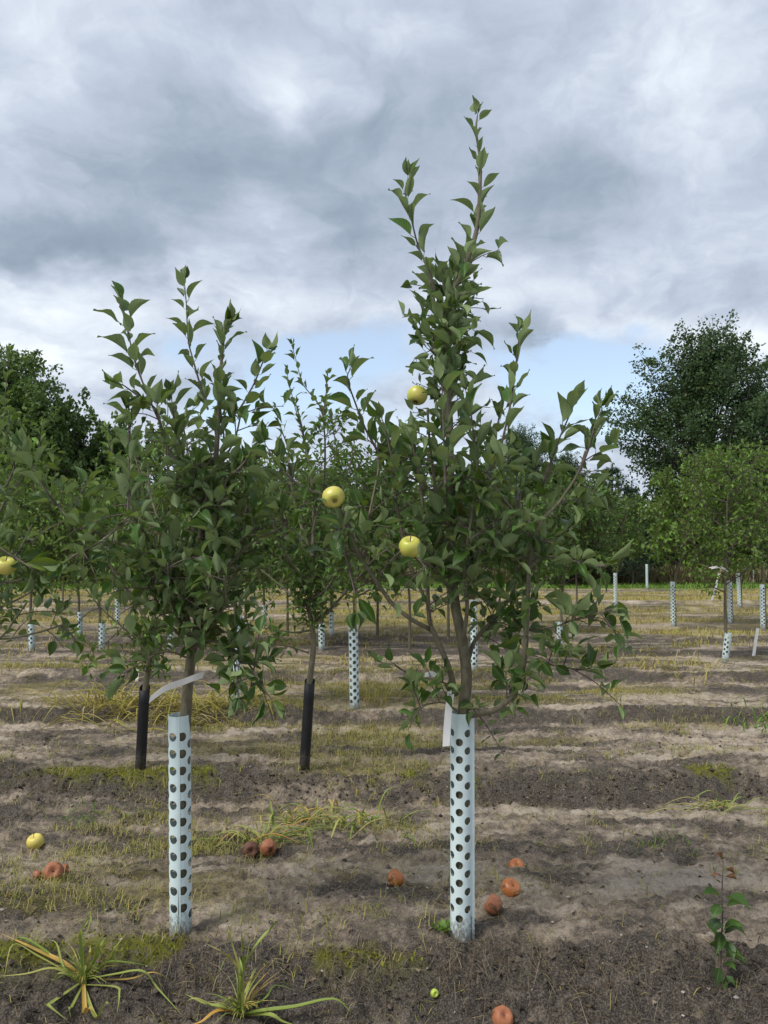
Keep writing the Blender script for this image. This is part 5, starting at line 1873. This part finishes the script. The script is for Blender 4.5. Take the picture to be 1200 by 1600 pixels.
pos = scatter(6500, 9.0, 25.5, lambda x, y: np.clip(sstep(-0.1, 0.4, fbm(x * 0.35, y * 0.9, 3, 91) + 0.22 * sstep(11.5, 14, y) - 0.12) * (1 - 0.5 * row_profile(x, y)[1]) + 0.05, 0, 1), 7, 0.10)
blades_stuff('golden_grass', pos, 0.12, 0.010, M_YGRASS, 'golden dry grass between the rows farther back', 0.45)
pos = scatter(26000, 25.8, 33.5, lambda x, y: np.ones_like(x) * 0.9)
blades_stuff('green_grass', pos, 0.14, 0.020, M_GREEN, 'green grass strip along the far edge of the field', 0.3)
pos = scatter(14000, 29.4, 30.7, lambda x, y: np.ones_like(x) * 0.9)
blades_stuff('tall_grass', pos, 0.78, 0.035, M_TALL, 'tall brownish dry grass along the far edge of the field', 0.15)


# dead grass hanging over the front bank
def bank_pts(x0, x1, n, dy=0.03):
    x = rng.uniform(x0, x1, n)
    y = 2.86 - 0.14 + rng.normal(size=n) * dy
    return np.stack([x, y, ground_z(x, y)], 1)


def hanging(pos, ln, width):
    n = len(pos)
    a = rng.normal(-math.pi / 2, 0.85, n)
    l_ = ln * rng.uniform(0.5, 1.3, n)
    h = np.stack([np.cos(a), np.sin(a), np.zeros(n)], 1)
    side = np.stack([-np.sin(a), np.cos(a), np.zeros(n)], 1) * (width * rng.uniform(0.6, 1.3, n))[:, None] / 2
    m1 = pos + h * (l_ * 0.35)[:, None]
    m1[:, 2] = ground_z(m1[:, 0], m1[:, 1]) + rng.uniform(0.012, 0.05, n)
    e = pos + h * l_[:, None]
    e[:, 2] = ground_z(e[:, 0], e[:, 1]) + rng.uniform(0.004, 0.02, n)
    V = np.stack([pos - side, pos + side, m1 - side, m1 + side, e - side * .4, e + side * .4], 1).reshape(-1, 3)
    k = (np.arange(n) * 6)[:, None]
    Q = np.concatenate([np.concatenate([k, k + 1, k + 3, k + 2], 1), np.concatenate([k + 2, k + 3, k + 5, k + 4], 1)])
    return V, Q


V1, Q1 = hanging(np.vstack([bank_pts(0.18, 0.5, 130, 0.07), bank_pts(-0.2, 0.05, 110, 0.07), bank_pts(-0.85, -0.55, 60, 0.06), bank_pts(0.5, 1.5, 110, 0.08), bank_pts(-1.3, 1.6, 120, 0.1)]), 0.095, 0.0017)
me = np_mesh('dead_grass', V1, Q1, M_THATCH, True, {'tint': np.repeat(rng.random(len(V1) // 6), 6)})
tag(link('dead_grass', me), 'dead grass hanging over the edge of the front bank', None, None, 'stuff')


# moss on the crest of the front ridges
def d_moss(x, y):
    return moss_mask(x, y)


pos = scatter(14000, 2.6, 5.3, d_moss)
blades_stuff('moss', pos, 0.010, 0.008, M_MOSS, 'yellow green moss cushions along the crest of the ridge', 0.25)

# crumbs of soil, pebbles and old leaves
oct_v = np.array([(1, 0, 0), (-1, 0, 0), (0, 1, 0), (0, -1, 0), (0, 0, 1), (0, 0, -1)], float)
oct_f = np.array([(0, 2, 4), (2, 1, 4), (1, 3, 4), (3, 0, 4), (2, 0, 5), (1, 2, 5), (3, 1, 5), (0, 3, 5)])


def lumps(pos, smin, smax, mat, name, label, flat=0.6):
    n = len(pos)
    s = np.exp(rng.uniform(math.log(smin), math.log(smax), n))
    W = oct_v[None] * rng.uniform(0.6, 1.25, (n, 6, 1)) + rng.normal(size=(n, 6, 3)) * 0.15
    W[:, :, 2] *= flat
    W = W * s[:, None, None] + pos[:, None] + np.array([0, 0, 1])[None, None] * (s * 0.15)[:, None, None]
    F = (oct_f[None] + (np.arange(n) * 6)[:, None, None]).reshape(-1, 3)
    me = np_mesh(name, W.reshape(-1, 3), F, mat, False, {'tint': np.repeat(rng.random(n), 6)})
    tag(link(name, me), label, None, None, 'stuff')


M_CRUMB = grass_material('soil_crumb', [(0.0, (0.040, 0.032, 0.025)), (0.6, (0.085, 0.068, 0.052)), (1.0, (0.16, 0.13, 0.10))], 0.95)
pos = scatter(9000, 2.2, 6.5, lambda x, y: 0.04 + 0.86 * row_profile(x, y)[1])
lumps(pos, 0.003, 0.016, M_CRUMB, 'soil_crumbs', 'crumbs and clods of dark soil on the banks', 0.75)
pos = scatter(900, 2.3, 6.5, lambda x, y: np.ones_like(x) * 0.8)
lumps(pos, 0.003, 0.009, M_STONE, 'pebbles', 'small pale pebbles scattered on the soil', 0.7)


def litter(n, name, label, s0, s1):
    pos = scatter(n, 2.3, 7.5, lambda x, y: np.ones_like(x) * 0.8)
    n = len(pos)
    V0, Q0 = leaf_arrays(2, 2, 0.6, 0.4, 1.2, 0.3, 0, 0.0)[:2]
    a = rng.uniform(0, 6.28, n)
    s = rng.uniform(s0, s1, n)
    c, sn = np.cos(a), np.sin(a)
    W = np.empty((n, len(V0), 3))
    W[:, :, 0] = V0[None, :, 0] * c[:, None] - V0[None, :, 1] * sn[:, None]
    W[:, :, 1] = V0[None, :, 0] * sn[:, None] + V0[None, :, 1] * c[:, None]
    W[:, :, 2] = V0[None, :, 2] * rng.uniform(0.2, 1.1, (n, 1)) + 0.10
    W = W * s[:, None, None] + pos[:, None]
    F = (Q0[None] + (np.arange(n) * len(V0))[:, None, None]).reshape(-1, 4)
    me = np_mesh(name, W.reshape(-1, 3), F, M_LITTER, True, {'tint': np.repeat(rng.random(n), len(V0))})
    tag(link(name, me), label, None, None, 'stuff')


litter(1500, 'leaf_litter', 'small dry brown leaf scraps lying on the soil', 0.010, 0.034)

# a few thin dead twigs on the bank and lane
S = Soup()
for _ in range(70):
    x, y = rng.uniform(-1.6, 1.7), rng.uniform(2.3, 4.4)
    a = rng.uniform(-0.6, 0.6) + (0 if rng.random() < 0.7 else 1.5)
    l_ = rng.uniform(0.06, 0.24)
    P3 = []
    for k in range(4):
        xx, yy = x + math.cos(a) * l_ * k / 3 + rng.normal() * 0.006, y + math.sin(a) * l_ * k / 3 + rng.normal() * 0.006
        P3.append((xx, yy, gz(xx, yy) + 0.005))
    S.tube(np.array(P3), np.linspace(0.0018, 0.0008, 4), 4, a=rng.random())
tag(link('dead_twigs', S.mesh('dead_twigs', M_STRAW)), 'thin dead twigs lying on the soil', None, None, 'stuff')
